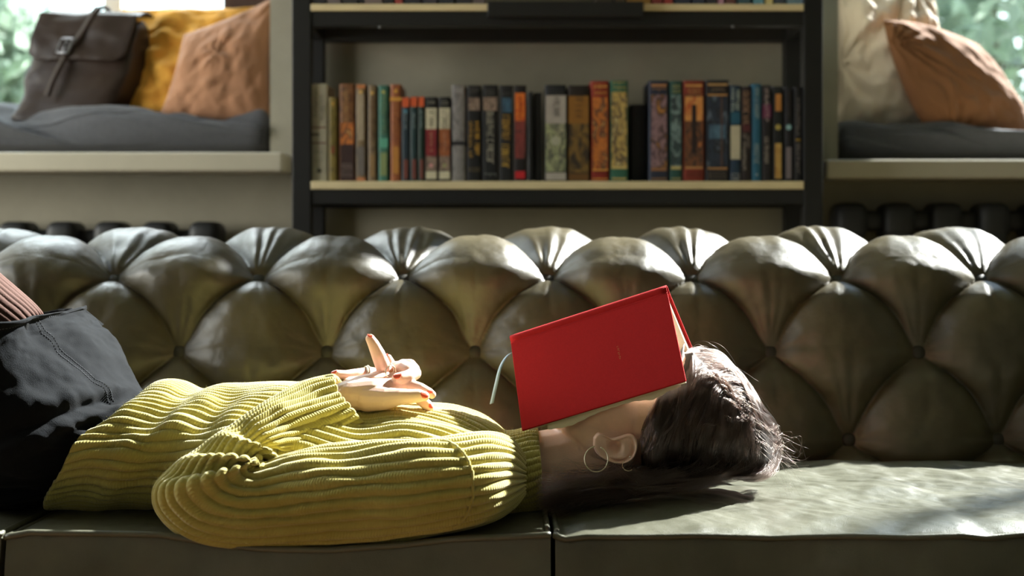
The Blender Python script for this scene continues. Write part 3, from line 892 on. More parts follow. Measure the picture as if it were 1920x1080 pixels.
def book(px0, px1, ptop, pbot, cover, label, group, prints=(), yf=3.097, depth=0.14, ztop=None, zbase=None, cat='book'):
    zb = zbase
    x0, x1 = P(px0, 0, yf)[0] + 0.0004, P(px1, 0, yf)[0] - 0.0004
    zt = ztop if ztop else P(0, ptop, yf)[2]
    H = zt - zb; W = x1 - x0
    root = thing('book', ((x0 + x1) / 2, yf + depth / 2, zb), label, cat, group)
    bd = min(0.0022, W * 0.2)
    bm = bmesh.new()
    n = 8
    # case: rounded spine and two boards as one continuous U
    outer = [(x0, yf + depth)] + [(x0 + W * 0.5 * (1 - math.cos(math.pi * i / n)) , yf + 0.004 * (1 - math.sin(math.pi * i / n) ** 0.6)) for i in range(n + 1)] + [(x1, yf + depth)]
    inner = [(x0 + bd, yf + depth)] + [(x0 + bd + (W - 2 * bd) * i / n, yf + 0.0045) for i in range(n + 1)] + [(x1 - bd, yf + depth)]
    vv = [[bm.verts.new((p[0], p[1], z)) for p in ring] for z in (zb, zt) for ring in (outer, inner)]
    m_ = len(outer)
    for i in range(m_ - 1):
        bm.faces.new((vv[0][i], vv[0][i + 1], vv[2][i + 1], vv[2][i]))
        bm.faces.new((vv[1][i + 1], vv[1][i], vv[3][i], vv[3][i + 1]))
        bm.faces.new((vv[2][i], vv[2][i + 1], vv[3][i + 1], vv[3][i]))
        bm.faces.new((vv[0][i + 1], vv[0][i], vv[1][i], vv[1][i + 1]))
    for i in (0, m_ - 1):
        bm.faces.new((vv[0][i], vv[2][i], vv[3][i], vv[1][i]))
    bmesh.ops.recalc_face_normals(bm, faces=bm.faces)
    link('cover', bm_mesh('cover', bm), cov(cover) if isinstance(cover, tuple) else cover, root)
    box('pages', x0 + bd, x1 - bd, yf + 0.0046, yf + depth - 0.004, zb + 0.003, zt - 0.003, M_page, root)
    for ip, p in enumerate(prints):
        kind = p[0]; yp = 0.00012 * ip
        if kind == 'band':
            _, f0, f1, mm = p[:4]
            u0, u1 = (p[4], p[5]) if len(p) > 4 else (0.06, 0.94)
            mm = cov(mm) if isinstance(mm, tuple) else mm
            box('spine_print', x0 + W * u0, x1 - W * (1 - u1), yf - 0.0004 - yp, yf + 0.003, zb + H * f0, zb + H * f1, mm, root)
        elif kind == 'text':
            _, f0, f1, u0, u1, mm = p[:6]
            mm = cov(mm) if isinstance(mm, tuple) else mm
            bm = bmesh.new()
            rr = random.Random(hash((px0, f0, u0)) & 0xffff)
            z = zb + H * f1; zend = zb + H * f0
            a, b = x0 + W * u0, x0 + W * u1
            st = 0.0010
            while z > zend + 0.002:
                L = rr.uniform(0.6, 0.95) * min(0.006, (b - a)) + 0.0012
                if rr.random() < 0.12: z -= L * 0.7; continue
                # letter lying on its side: one or two cross strokes and one or two stems
                add_box(bm, a, b, yf - 0.0007 - yp, yf - 0.0003 - yp, z - st, z)
                if rr.random() < 0.6: add_box(bm, a, b, yf - 0.0007 - yp, yf - 0.0003 - yp, z - L, z - L + st)
                for q in rr.sample([0.0, 0.5, 1.0], rr.randint(1, 2)):
                    c = a + (b - a - st) * q
                    add_box(bm, c, c + st, yf - 0.0007 - yp, yf - 0.0003 - yp, z - L, z)
                z -= L + 0.0011
            o = link('lettering', bm_mesh('lettering', bm), mm, root)
            o['kind'] = 'stuff'
        elif kind == 'dot':
            _, f, r_, u, mm = p
            bm = bmesh.new()
            bmesh.ops.create_cone(bm, cap_ends=True, segments=20, radius1=r_, radius2=r_, depth=0.002, matrix=Matrix.Translation((x0 + W * u, yf + 0.0005 - yp, zb + H * f)) @ Matrix.Rotation(math.pi / 2, 4, 'X'))
            link('emblem', bm_mesh('emblem', bm), cov(mm) if isinstance(mm, tuple) else mm, root)
    return root

GL, GU = 'books on the middle shelf', 'books on the upper shelf'
ZL, ZU = 0.8776, 1.2621
W_, K_, GD, CR = (196, 190, 172), (28, 28, 30), (206, 160, 70), (206, 198, 170)
A_fan1 = art('fiery_battle_print', [(120, 52, 30), (206, 120, 50), (70, 44, 40), (220, 160, 90)], 70, 1)
A_fan2 = art('golden_riders_print', [(92, 84, 56), (200, 170, 98), (76, 60, 52), (214, 192, 130)], 70, 2)
A_fan3 = art('violet_storm_print', [(62, 46, 58), (150, 118, 124), (60, 44, 44), (190, 130, 60)], 60, 3)
A_fan4 = art('misty_sea_print', [(34, 52, 56), (120, 142, 142), (30, 40, 44), (70, 92, 96)], 60, 4)
A_fan5 = art('dark_tower_print', [(50, 34, 32), (120, 74, 46), (40, 34, 36), (184, 110, 56)], 60, 5)
A_fan6 = art('night_sky_print', [(24, 28, 38), (40, 52, 70), (24, 28, 36), (96, 110, 128)], 60, 6)
A_bot = art('botanical_print', [(84, 92, 70), (168, 172, 130), (70, 74, 66), (190, 186, 150)], 60, 7)
A_pal = art('golden_leaf_print', [(34, 28, 24), (56, 44, 28), (128, 98, 44), (40, 30, 26)], 45, 8)
A_brn = art('brown_folk_print', [(84, 50, 32), (132, 88, 52), (70, 44, 34)], 70, 9)
A_oliv = art('olive_folk_print', [(96, 84, 42), (140, 122, 60), (84, 70, 40)], 90, 10)
A_taup = art('taupe_folk_print', [(98, 80, 60), (132, 110, 80), (84, 66, 52)], 90, 11)
A_teal = art('teal_folk_print', [(34, 82, 76), (70, 122, 104), (28, 66, 62)], 90, 12)
A_grey = art('grey_smoke_print', [(96, 92, 92), (136, 132, 130), (108, 104, 104)], 60, 13)
A_crim = art('crimson_print', [(112, 30, 38), (142, 44, 48)], 80, 14)
A_rust = art('rust_print', [(128, 70, 40), (160, 92, 52), (108, 58, 36)], 90, 15)
A_photo = art('small_photo_print', [(70, 56, 48), (150, 128, 112), (90, 74, 66)], 120, 16)
A_sun = art('orange_dusk_print', [(190, 60, 30), (220, 120, 40), (200, 80, 34)], 50, 17)
A_dusk = art('red_dusk_print', [(96, 40, 40), (130, 56, 50), (60, 36, 38)], 60, 18)

def lib(*a, **k): return book(a[0], a[1], a[2], 338, a[3], a[4], GL, a[5] if len(a) > 5 else (), zbase=ZL, **k)
lib(583, 614, 157, (190, 184, 164), 'cream paperback at the far left of the middle shelf', [('text', .66, .95, .15, .40, (120, 114, 104)), ('text', .62, .92, .55, .8, (130, 124, 112)), ('band', .545, .56, (124, 82, 70)), ('band', .47, .49, (60, 58, 54), .0, .5), ('band', .385, .40, (124, 82, 70)), ('text', .2, .34, .2, .8, (150, 146, 128)), ('dot', .11, .005, .5, (84, 82, 70))])
lib(616, 632, 182, A_oliv, 'short olive yellow book right of the cream paperback', [('dot', .92, .0032, .5, GD), ('band', .33, .42, (130, 72, 44), .3, .7), ('text', .45, .85, .25, .75, (120, 108, 50))])
lib(636, 665, 157, A_brn, 'thick dark brown book with a tan title and fire-orange picture', [('band', .38, .60, A_fan1), ('text', .64, .93, .25, .6, (186, 144, 96)), ('band', .01, .38, (58, 40, 38)), ('text', .05, .20, .15, .85, (140, 124, 116))])
lib(667, 686, 158, A_taup, 'pale taupe book with orange ends and a gold medallion', [('band', .955, .995, (190, 120, 74)), ('band', .005, .04, (190, 124, 84)), ('band', .42, .9, (164, 148, 124), .2, .8), ('band', .06, .36, (112, 104, 98), .15, .85), ('dot', .92, .0042, .5, (220, 180, 110))])
lib(690, 706, 160, A_taup, 'narrow brown taupe book with a small gold spot', [('dot', .92, .0036, .5, (214, 172, 92)), ('band', .05, .28, (146, 116, 78), .2, .8), ('text', .4, .85, .3, .7, (120, 92, 66))])
lib(709, 729, 160, A_teal, 'teal green book with a bright turquoise emblem', [('dot', .93, .0036, .5, (196, 190, 110)), ('band', .35, .45, (96, 168, 142), .1, .9), ('text', .5, .9, .3, .7, (130, 156, 120)), ('band', .06, .30, (136, 150, 100), .2, .8)])
lib(732, 752, 158, A_rust, 'rust brown book with a raised gold band near its top', [('band', .83, .865, (206, 150, 64), -.06, 1.06), ('dot', .93, .004, .5, (214, 160, 70)), ('text', .5, .8, .25, .75, (176, 116, 72)), ('band', .08, .36, (186, 126, 60), .2, .8)])
for a, b, c, t, lb in ((753, 768, (36, 52, 62), 182, 'navy paperback with an orange top, leftmost of three orange-topped books'), (769, 783, (32, 56, 58), 181, 'dark teal paperback with an orange top, middle of three orange-topped books'), (784, 796, (30, 52, 44), 181, 'dark green paperback with an orange top, rightmost of three orange-topped books')):
    lib(a, b, t, c, lb, [('band', .88, .995, (206, 92, 52)), ('text', .62, .84, .35, .65, (140, 156, 160)), ('band', .03, .26, (118, 66, 58), .25, .75)] + ([('dot', .83, .004, .5, (90, 140, 160))] if a == 753 else []))
for a, b, col, lb in ((797, 820, A_crim, 'crimson paperback with a cream label and black top'), (822, 845, A_rust, 'brick orange paperback with a cream label and black top')):
    lib(a, b, 182, K_, lb, [('band', .62, .87, CR), ('text', .64, .85, .3, .75, (52, 50, 46)), ('band', .30, .62, col), ('text', .36, .58, .4, .6, (196, 140, 110)), ('band', .13, .30, A_photo), ('band', .03, .12, CR), ('text', .90, .95, .2, .8, (150, 146, 132)), ('dot', .19, .004, .5, (214, 150, 150) if col is A_crim else (160, 160, 110))])
lib(847, 873, 159, A_grey, 'tall grey book with a black band across the middle', [('band', .375, .415, (34, 34, 36), 0, 1), ('text', .90, .97, .2, .8, (190, 186, 182))])
lib(875, 902, 160, (24, 25, 27), 'black paperback with a two-line gold title beside the grey book', [('band', .74, .87, A_photo, .1, .9), ('text', .26, .62, .12, .42, (176, 136, 60)), ('text', .26, .62, .58, .88, (230, 176, 70)), ('text', .10, .14, .1, .9, (120, 104, 76)), ('text', .9, .97, .2, .8, (86, 84, 82))])
lib(904, 934, 159, (26, 27, 29), 'black paperback with a large white vertical title', [('band', .73, .87, A_photo, .06, .94), ('text', .42, .72, .3, .7, W_), ('text', .17, .40, .3, .7, W_), ('text', .05, .08, .1, .9, (124, 126, 124)), ('text', .9, .95, .2, .8, (90, 88, 84))])
lib(936, 962, 160, (25, 26, 28), 'black paperback with a large gold title under a blue picture', [('band', .72, .87, art('blue_photo_print', [(34, 60, 80), (70, 110, 134)], 120, 19), .2, .9), ('text', .42, .71, .2, .75, GD), ('text', .14, .40, .15, .7, (226, 180, 80)), ('text', .9, .95, .2, .8, (84, 82, 80))])
lib(963, 987, 160, (30, 26, 27), 'black paperback with a bright orange panel and red foot', [('band', .63, .92, A_sun, .1, .9), ('band', .24, .63, A_dusk, .1, .9), ('band', .03, .105, (190, 36, 44), .1, .9), ('text', .66, .88, .4, .6, (150, 30, 26))])
lib(989, 1000, 172, (24, 25, 27), 'thin plain black book right of the orange-panel paperback', [('text', .4, .8, .3, .6, (44, 44, 46))])
lib(1001, 1016, 174, (22, 24, 28), 'plain black book set left of the botanical picture book', [('text', .3, .8, .35, .6, (40, 42, 46))], yf=3.105)
lib(1022, 1062, 159, (32, 34, 38), 'thick pale grey book with a botanical wreath and black top', [('band', .60, .89, (168, 160, 152), .02, .98), ('text', .66, .87, .38, .68, (50, 48, 48)), ('band', .10, .60, A_bot, .02, .98), ('dot', .42, .0105, .5, (172, 170, 148)), ('band', .015, .09, (172, 164, 156), .02, .98)])
lib(1065, 1105, 160, (34, 28, 24), 'thick black book with an ochre panel and golden leaves', [('band', .60, .89, (140, 96, 40), .02, .98), ('text', .68, .92, .35, .68, (62, 44, 34)), ('band', .09, .60, A_pal, .02, .98), ('band', .01, .08, (104, 72, 36), .02, .98)])
lib(1108, 1142, 152, (134, 42, 32), 'red and orange fantasy hardback with a picture of fighters', [('band', .12, .84, A_fan1, .08, .92)] + [('text', f, f + .035, .12, .88, (222, 164, 84)) for f in (.95, .905, .86)] + [('band', .105, .12, (210, 150, 70)), ('band', .02, .03, (210, 150, 70)), ('text', .05, .09, .2, .8, (86, 40, 34))])
lib(1144, 1178, 151, (50, 98, 80), 'green fantasy hardback with a golden picture of riders', [('band', .15, .88, A_fan2, .06, .94)] + [('text', f, f + .03, .15, .85, (216, 180, 96)) for f in (.955, .905, .86)] + [('band', .125, .15, (206, 180, 110), .06, .94), ('band', .02, .035, (196, 170, 100), .1, .9)])
lib(1182, 1214, 196, (26, 30, 38), 'dark navy book pushed back in the gap beside the green hardback', [('text', .4, .85, .4, .6, (44, 50, 60))], yf=3.165)
lib(1217, 1254, 151, (38, 44, 62), 'navy fantasy hardback with a violet picture of riders', [('band', .14, .86, A_fan3, .1, .9), ('band', .94, .965, (170, 120, 78), .1, .9), ('text', .885, .92, .12, .88, (184, 134, 88)), ('band', .105, .135, (150, 104, 70), .1, .9), ('band', .02, .035, (130, 96, 66), .1, .9)])
lib(1256, 1279, 152, (38, 76, 70), 'narrow teal fantasy hardback with a misty sea picture', [('band', .15, .86, A_fan4, .08, .92), ('text', .88, .96, .15, .85, (190, 172, 110)), ('band', .12, .15, (186, 168, 110), .08, .92), ('band', .02, .035, (150, 140, 92), .1, .9)])
lib(1281, 1321, 151, (124, 48, 36), 'red fantasy hardback with a dark hooded silhouette', [('band', .14, .86, A_fan5, .06, .94), ('band', .60, .84, art('amber_sky_print', [(170, 70, 34), (214, 150, 84), (206, 128, 62)], 40, 20), .08, .92), ('band', .28, .76, (40, 30, 30), .40, .62), ('band', .94, .96, (206, 150, 84), .1, .9), ('text', .88, .925, .2, .85, (190, 140, 90)), ('band', .125, .145, (190, 134, 84), .08, .92), ('text', .05, .10, .15, .85, (90, 40, 34))])
lib(1323, 1368, 150, (34, 32, 36), 'thick black fantasy hardback with a night sky picture', [('band', .14, .84, A_fan6, .06, .94), ('band', .945, .965, (180, 140, 90), .08, .92), ('band', .845, .86, (190, 140, 84), .08, .92), ('text', .88, .93, .25, .8, (120, 104, 86)), ('band', .42, .56, art('blue_glow_print', [(40, 60, 84), (96, 134, 156)], 60, 21), .15, .85), ('band', .15, .84, (92, 68, 62), .64, .70), ('band', .12, .135, (190, 140, 90), .08, .92), ('text', .045, .09, .15, .85, (110, 96, 84))])
lib(1369, 1389, 160, (32, 52, 74), 'navy paperback with a large white label', [('text', .74, .97, .08, .42, (186, 196, 186)), ('text', .76, .95, .58, .9, (186, 196, 186)), ('band', .23, .58, (190, 182, 158), .04, .96), ('band', .60, .72, (40, 88, 112)), ('text', .03, .08, .1, .9, (180, 176, 170))])
lib(1390, 1409, 162, (38, 30, 32), 'black paperback with a brown vertical title and maroon patch', [('band', .52, .6, (84, 42, 46), .1, .9), ('text', .60, .97, .15, .8, (176, 138, 112)), ('text', .14, .5, .12, .45, (160, 150, 140)), ('text', .34, .5, .55, .85, (140, 130, 124))])
lib(1410, 1428, 157, (40, 92, 118), 'bright blue paperback among the black books at the right end', [('text', .64, .96, .3, .72, (160, 176, 176)), ('text', .18, .40, .2, .7, (160, 172, 172)), ('dot', .07, .002, .5, (170, 176, 180))])
lib(1429, 1447, 160, (32, 28, 32), 'black paperback with a magenta glow behind its title', [('band', .66, .80, (104, 44, 78), .05, .95), ('text', .64, .97, .3, .7, (182, 164, 160)), ('text', .18, .46, .25, .7, (170, 160, 150))])
lib(1449, 1469, 162, (26, 28, 30), 'black paperback with an orange block and a golden orb', [('band', .74, .92, (186, 126, 64), .25, .8), ('dot', .57, .0062, .5, (176, 158, 84)), ('band', .03, .40, art('amber_fade_print', [(150, 104, 48), (196, 160, 90)], 60, 22), .2, .8)])
lib(1471, 1487, 162, (28, 28, 34), 'black paperback with a pale cyan orb', [('dot', .57, .006, .5, (140, 180, 184)), ('band', .03, .36, (122, 112, 116), .2, .8), ('text', .7, .95, .35, .65, (70, 60, 58))])
lib(1489, 1504, 163, (26, 26, 30), 'thin black paperback at the far right of the middle shelf', [('text', .5, .88, .3, .7, (134, 126, 124)), ('text', .10, .40, .3, .75, (140, 132, 130)), ('band', .43, .45, (160, 130, 50), .2, .8)])

up = [(584, 612, (34, 34, 38), 'black'), (613, 640, (98, 88, 88), 'grey-brown'), (641, 672, (44, 42, 44), 'charcoal'), (673, 680, (30, 30, 34), 'thin black'), (682, 718, (108, 94, 90), 'dusty mauve'), (719, 738, (32, 32, 36), 'narrow black'),
      (740, 755, (150, 62, 58), 'red'), (757, 790, (36, 36, 44), 'blue-black'), (792, 820, (48, 46, 56), 'slate'), (822, 852, (34, 36, 44), 'dark navy'), (854, 885, (40, 40, 46), 'dark grey'), (886, 910, (92, 82, 82), 'taupe'),
      (1116, 1150, (66, 54, 40), 'umber'), (1152, 1172, (80, 62, 42), 'tobacco brown'), (1174, 1222, (140, 102, 44), 'ochre'), (1224, 1242, (112, 44, 40), 'dark red'), (1244, 1262, (150, 56, 52), 'bright red'), (1264, 1296, (38, 44, 60), 'midnight blue'), (1298, 1322, (42, 50, 68), 'steel blue'),
      (1324, 1344, (40, 42, 50), 'gunmetal'), (1346, 1358, (168, 124, 146), 'pink'), (1360, 1380, (96, 62, 60), 'maroon brown'), (1382, 1408, (56, 82, 92), 'dull teal'), (1412, 1433, (92, 142, 160), 'light teal'), (1435, 1450, (206, 190, 130), 'cream yellow'), (1452, 1472, (60, 68, 80), 'blue-grey'), (1474, 1503, (104, 130, 142), 'pale blue')]
for i, (a, b, c, nm) in enumerate(up):
    h = 0.19 + 0.03 * random.random()
    side = 'on its left board' if a < 950 else 'on its right board' if a > 1200 else 'behind the black plate'
    book(a, b, 0, 8, c, '%s book on the upper shelf %s' % (nm, side), GU, [('band', .0, .06, tuple(min(255, q + 12) for q in c))], ztop=ZU + h, zbase=ZU, yf=3.09 if not (910 < a < 1180) else 3.10)
# ------------------------------------------------------------------ the sleeper
person = thing('person', tuple(P(500, 1000, 1.85)), 'person lying asleep in a chartreuse rib-knit sweater and black skirt, hands clasped', 'person')

def loft(rings, nu, nv, e=2.0, bowdir=1.0):
    """rings: (ax, ay, bx, by, Y, half_depth, bow) pixels of two contour points at depth Y -> grid of points nu x nv (wrapped)"""
    K = np.array([(r + (0.0,))[:7] if len(r) < 7 else r for r in rings], float)
    R = catmull(K, nu)
    Y = R[:, 4]
    A = np.stack([(R[:, 0] - 960) * Y / F, Y, ZC - (R[:, 1] - Y0) * Y / F], 1)
    B = np.stack([(R[:, 2] - 960) * Y / F, Y, ZC - (R[:, 3] - Y0) * Y / F], 1)
    C, a = (A + B) / 2, (A - B) / 2
    th = np.linspace(0, 2 * np.pi, nv, endpoint=False)
    ct, st = np.cos(th), np.sin(th)
    c = np.sign(ct) * np.abs(ct) ** (2 / e); s = np.sign(st) * np.abs(st) ** (2 / e)
    G = C[:, None] + a[:, None] * c[None, :, None]
    G[..., 1] += -R[:, 5][:, None] * s[None]           # th = pi/2 is the near side
    if np.any(R[:, 6]):
        T = np.gradient(C, axis=0); T /= np.linalg.norm(T, axis=1)[:, None] + 1e-9
        G += T[:, None] * (R[:, 6] * Y / F)[:, None, None] * np.maximum(s, 0)[None, :, None]
    return G, C, th

def arclen(G):
    d = np.linalg.norm(np.diff(G, axis=0), axis=-1).mean(1)
    return np.concatenate([[0], np.cumsum(d)])

def ribbed(name, G, C, nrib, amp, parent, folds=None, m=None, fuzz=0, phase=0.0, edge0=False, edge1=False, label=None):
    nu, nv = G.shape[:2]
    G = np.roll(G, -(nv // 2), 1)              # the seam of the pattern runs underneath
    N = grid_normals(G, True, C[:, None])
    L = arclen(G)
    # even spacing of ribs by arc length round the ring
    per = np.linalg.norm(np.roll(G, -1, 1) - G, axis=-1)
    w = per.mean(0); ph = np.concatenate([[0], np.cumsum(w)])[:-1] / w.sum()
    rib = ph * nrib + phase
    if folds is not None:
        th_ = np.concatenate([np.linspace(-0.5, 0.5, nv, endpoint=False)])      # 0 on top, .25 on the near side
        G = G + N * folds(L[:, None] + 0 * ph[None], th_[None] + 0 * L[:, None])[..., None]
        N = grid_normals(G, True, C[:, None])
    wav = rib[None] + 0.16 * noise2(L[:, None] * 22, rib[None] * 0.9, 71) + 0.07 * noise2(L[:, None] * 60, rib[None] * 1.7, 72)
    prof = np.abs(np.sin(np.pi * wav)) ** 0.62
    G = G + N * ((prof - 0.75) * amp)[..., None]
    uv = np.stack([np.repeat(L[:, None], nv, 1), np.repeat(rib[None], nu, 0)], -1)
    Gs, uvs = [G], [uv]
    t = 0.0035
    def lip(row, uvr, nrow, sgn, inner):
        rows, us = [], []
        T = sgn * (G[-1] - G[-2] if sgn > 0 else G[1] - G[0]); T /= np.linalg.norm(T, axis=1)[:, None] + 1e-9
        for ang in (30, 65, 100, 140, 180):
            a_ = math.radians(ang)
            rows.append(row + T * t * 0.8 * math.sin(a_) - nrow * t * (1 - math.cos(a_)) * 0.8)
            us.append(uvr)
        for k_ in inner:
            rows.append(G[k_] - N[k_] * t * 1.7); us.append(uvr)
        return rows, us
    if edge1:
        r, u_ = lip(G[-1], uv[-1], N[-1], 1, (-4, -9, -15))
        Gs += [np.array(r)]; uvs += [np.array(u_)]
    if edge0:
        r, u_ = lip(G[0], uv[0], N[0], -1, (4, 9, 15))
        # going outwards from the first row: T must point away from the cloth
        Gs = [np.array(r[::-1])] + Gs; uvs = [np.array(u_[::-1])] + uvs
    GG, UU = np.concatenate(Gs), np.concatenate(uvs)
    # close the rib seam with a duplicated column so that UVs do not wrap
    GG = np.concatenate([GG, GG[:, :1]], 1); last = UU[:, :1].copy(); last[..., 1] = nrib + phase
    UU = np.concatenate([UU, last], 1)
    me = grid_mesh(name, GG, False, UU)
    o = link(name, me, m or M_knit, parent)
    if fuzz:
        FZ.append((G, N, fuzz))
    return o
FZ = []
sweater = bpy.data.objects.new('sweater', None); COL.objects.link(sweater); sweater.parent = person

# torso: hem at the left, collar at the right
torso_rings = [
    (262, 742, 118, 950, 1.85, .154), (288, 721, 165, 948, 1.85, .156), (330, 722, 215, 946, 1.85, .157), (372, 737, 262, 944, 1.85, .158), (420, 727, 345, 943, 1.85, .160),
    (470, 724, 430, 943, 1.85, .165), (540, 722, 505, 944, 1.85, .165), (610, 728, 590, 946, 1.85, .166), (690, 757, 685, 950, 1.85, .168), (770, 757, 775, 955, 1.85, .174),
    (840, 764, 845, 958, 1.85, .184), (890, 782, 893, 958, 1.85, .188), (925, 803, 925, 952, 1.85, .172), (950, 822, 948, 944, 1.85, .138), (966, 836, 962, 934, 1.85, .10), (978, 842, 975, 925, 1.85, .07)]
G, C, th = loft(torso_rings, 300, 820, 2.15)
def torso_folds(L, p):
    # p: 0 top, .25 near side; long soft waves that cross the ribs
    nr = np.exp(-((p - 0.2) / 0.16) ** 2)
    w = 0.0075 * np.sin((L * 62) + 5.5 * p * 2 + 1.6 * noise2(L * 9, p * 9, 61)) * nr * np.exp(-((L - 0.13) / 0.14) ** 2)
    w += 0.006 * fbm(L * 11 - p * 5, p * 7 + L * 3, 62, 2) * (0.4 + nr)
    # gathers from the armpit across the chest
    w += 0.005 * np.sin(p * 75 + L * 26) * np.exp(-((L - 0.50) / 0.09) ** 2) * np.exp(-((p - 0.12) / 0.10) ** 2)
    return w
ribbed('torso_panel', G, C, 66, 0.0058, sweater, torso_folds, fuzz=1400, edge0=True)

# near sleeve: shoulder, along the cushion edge to the elbow, folded back to the cuff on the belly
sl = [
    (985, 858, 985, 925, 1.74, .03), (962, 826, 962, 952, 1.715, .052), (925, 813, 928, 972, 1.685, .066), (870, 815, 875, 988, 1.668, .068), (790, 824, 795, 1003, 1.660, .064), (700, 828, 705, 1016, 1.652, .060),
    (620, 836, 615, 1024, 1.648, .057), (560, 848, 530, 1029, 1.645, .055), (526, 856, 450, 1029, 1.645, .054), (508, 862, 380, 1018, 1.645, .053), (497, 867, 328, 992, 1.645, .052), (489, 870, 295, 950, 1.648, .052),
    (485, 870, 296, 905, 1.652, .052, 10), (488, 868, 328, 872, 1.66, .052, 22), (497, 862, 368, 843, 1.67, .053, 26), (512, 856, 408, 815, 1.685, .053, 24), (530, 850, 450, 785, 1.70, .052, 18), (556, 848, 500, 752, 1.72, .050, 10),
    (600, 846, 548, 726, 1.745, .049, 6), (648, 832, 585, 712, 1.765, .047, 6), (693, 806, 622, 704, 1.78, .046, 6)]
nu = 420
G, C, th = loft(sl, nu, 340, 2.1)
Ls = arclen(G)
kfrac = np.linspace(0, len(sl) - 1, nu)
Lk = lambda k: np.interp(k, kfrac, Ls)
L1, L2, L3 = Lk(11.7), Lk(13.3), Lk(15.0)
def sleeve_folds(L, p):
    near = np.clip(np.sin(2 * np.pi * p), 0, 1) ** 0.5
    inner = np.exp(-(np.abs(p) / 0.30) ** 2)
    w = 0
    for (c, wd, am) in ((L1, .0095, .020), (L2, .0115, .027), (L3, .0125, .030)):
        x = (L - c) / wd
        ridge = np.exp(-np.where(x < 0, (x / 1.5) ** 2, (x / 0.7) ** 2))     # slow rise, sharp drop: a lapped fold
        w = w + am * ridge * (0.35 + 0.65 * near) * inner
        y = (L - c - wd * 1.3) / (wd * 0.9)
        w = w - am * 0.85 * np.exp(-y ** 2) * (0.3 + 0.7 * near) * inner
    # long soft drag lines on the upper arm
    up = np.exp(-((L - Lk(5.0)) / 0.13) ** 2)
    w = w + up * (0.0055 * np.sin(L * 42 + 9 * p + 1.5 * noise2(L * 8, p * 6, 63)) * np.exp(-((p - 0.10) / 0.10) ** 2) + 0.0028 * fbm(L * 12, p * 8, 64, 2))
    fo = np.clip((L - Lk(17.0)) / 0.02, 0, 1)
    w = w + fo * 0.004 * np.sin(p * 30 + L * 40) * np.exp(-((p - 0.30) / 0.12) ** 2) + fo * 0.002 * fbm(L * 16, p * 7, 65, 2)
    return w
ribbed('near_sleeve', G, C, 27, 0.0060, sweater, sleeve_folds, fuzz=1100, edge1=True)
# armhole seam of the near sleeve
i0 = int(np.argmin(np.abs(kfrac - 3.0)))
jj_ = np.arange(4, 160, 2); ii_ = (i0 + 16 - 22 * np.sin(np.pi * jj_ / 160.0)).astype(int)
tube('armhole_seam', G[ii_, jj_] + np.array([0, -0.0006, 0.0004]), 0.0016, M_knit, sweater, 6)

# far sleeve: behind the torso, its cuff under the clasped hands
fs = [(985, 850, 985, 915, 1.97, .03), (950, 826, 950, 935, 2.0, .055), (880, 812, 880, 940, 2.03, .062), (760, 815, 760, 942, 2.05, .06), (640, 820, 640, 940, 2.06, .055), (570, 830, 540, 930, 2.06, .05),
      (560, 835, 500, 880, 2.06, .048), (575, 830, 515, 830, 2.05, .046), (610, 820, 560, 780, 2.03, .044), (660, 800, 628, 745, 2.0, .042), (706, 775, 690, 728, 1.965, .038)]
G, C, th = loft(fs, 200, 260, 2.1)
ribbed('far_sleeve', G, C, 27, 0.0045, sweater, lambda L, p: 0.004 * fbm(L * 12, p * 8, 66, 2), edge1=True)

# turtleneck collar: folded band round the neck
co = [(905, 806, 925, 962, 1.85, .108), (930, 812, 945, 966, 1.85, .100), (965, 808, 972, 966, 1.85, .094), (990, 800, 998, 962, 1.85, .092), (1005, 799, 1016, 950, 1.85, .090)]
G, C, th = loft(co, 60, 520, 2.05)
ribbed('collar', G, C, 44, 0.0042, sweater, lambda L, p: 0.003 * fbm(L * 14, p * 9, 67, 2), fuzz=350, edge0=True, edge1=True)
co2 = [(998, 812, 1006, 940, 1.85, .080), (985, 812, 990, 945, 1.85, .080)]

# wool fuzz standing off the knit
def hair_curves(name, strands, radius, m, parent):
    hc = bpy.data.hair_curves.new(name)
    hc.add_curves([len(s) for s in strands])
    pts = np.concatenate(strands).astype(np.float32)
    hc.attributes['position'].data.foreach_set('vector', pts.ravel())
    ra = hc.attributes.new('radius', 'FLOAT', 'POINT')
    rr = np.concatenate([np.full(len(s), radius) * np.linspace(1, 0.35, len(s)) for s in strands]) if np.isscalar(radius) else radius
    ra.data.foreach_set('value', rr.astype(np.float32))
    hc.materials.append(m)
    o = bpy.data.objects.new(name, hc); COL.objects.link(o)
    o.parent = parent; o.matrix_parent_inverse = Matrix.Translation(-wloc(parent))
    o['kind'] = 'stuff'
    return o
st = []
for G_, N_, cnt in FZ:
    nu_, nv_ = G_.shape[:2]
    ii, jj = rng.integers(0, nu_, cnt * 3), rng.integers(0, nv_, cnt * 3)
    for i, j in zip(ii, jj):
        p, n = G_[i, j], N_[i, j]
        d = n + rng.normal(size=3) * 0.7; d /= np.linalg.norm(d)
        l = 0.0018 + 0.0028 * rng.random()
        b = rng.normal(size=3) * 0.4
        st.append(np.array([p - n * 0.0005, p + d * l * 0.5, p + d * l + b * l * 0.5]))
hair_curves('wool_fuzz', st, 0.00007, M_knit, sweater)

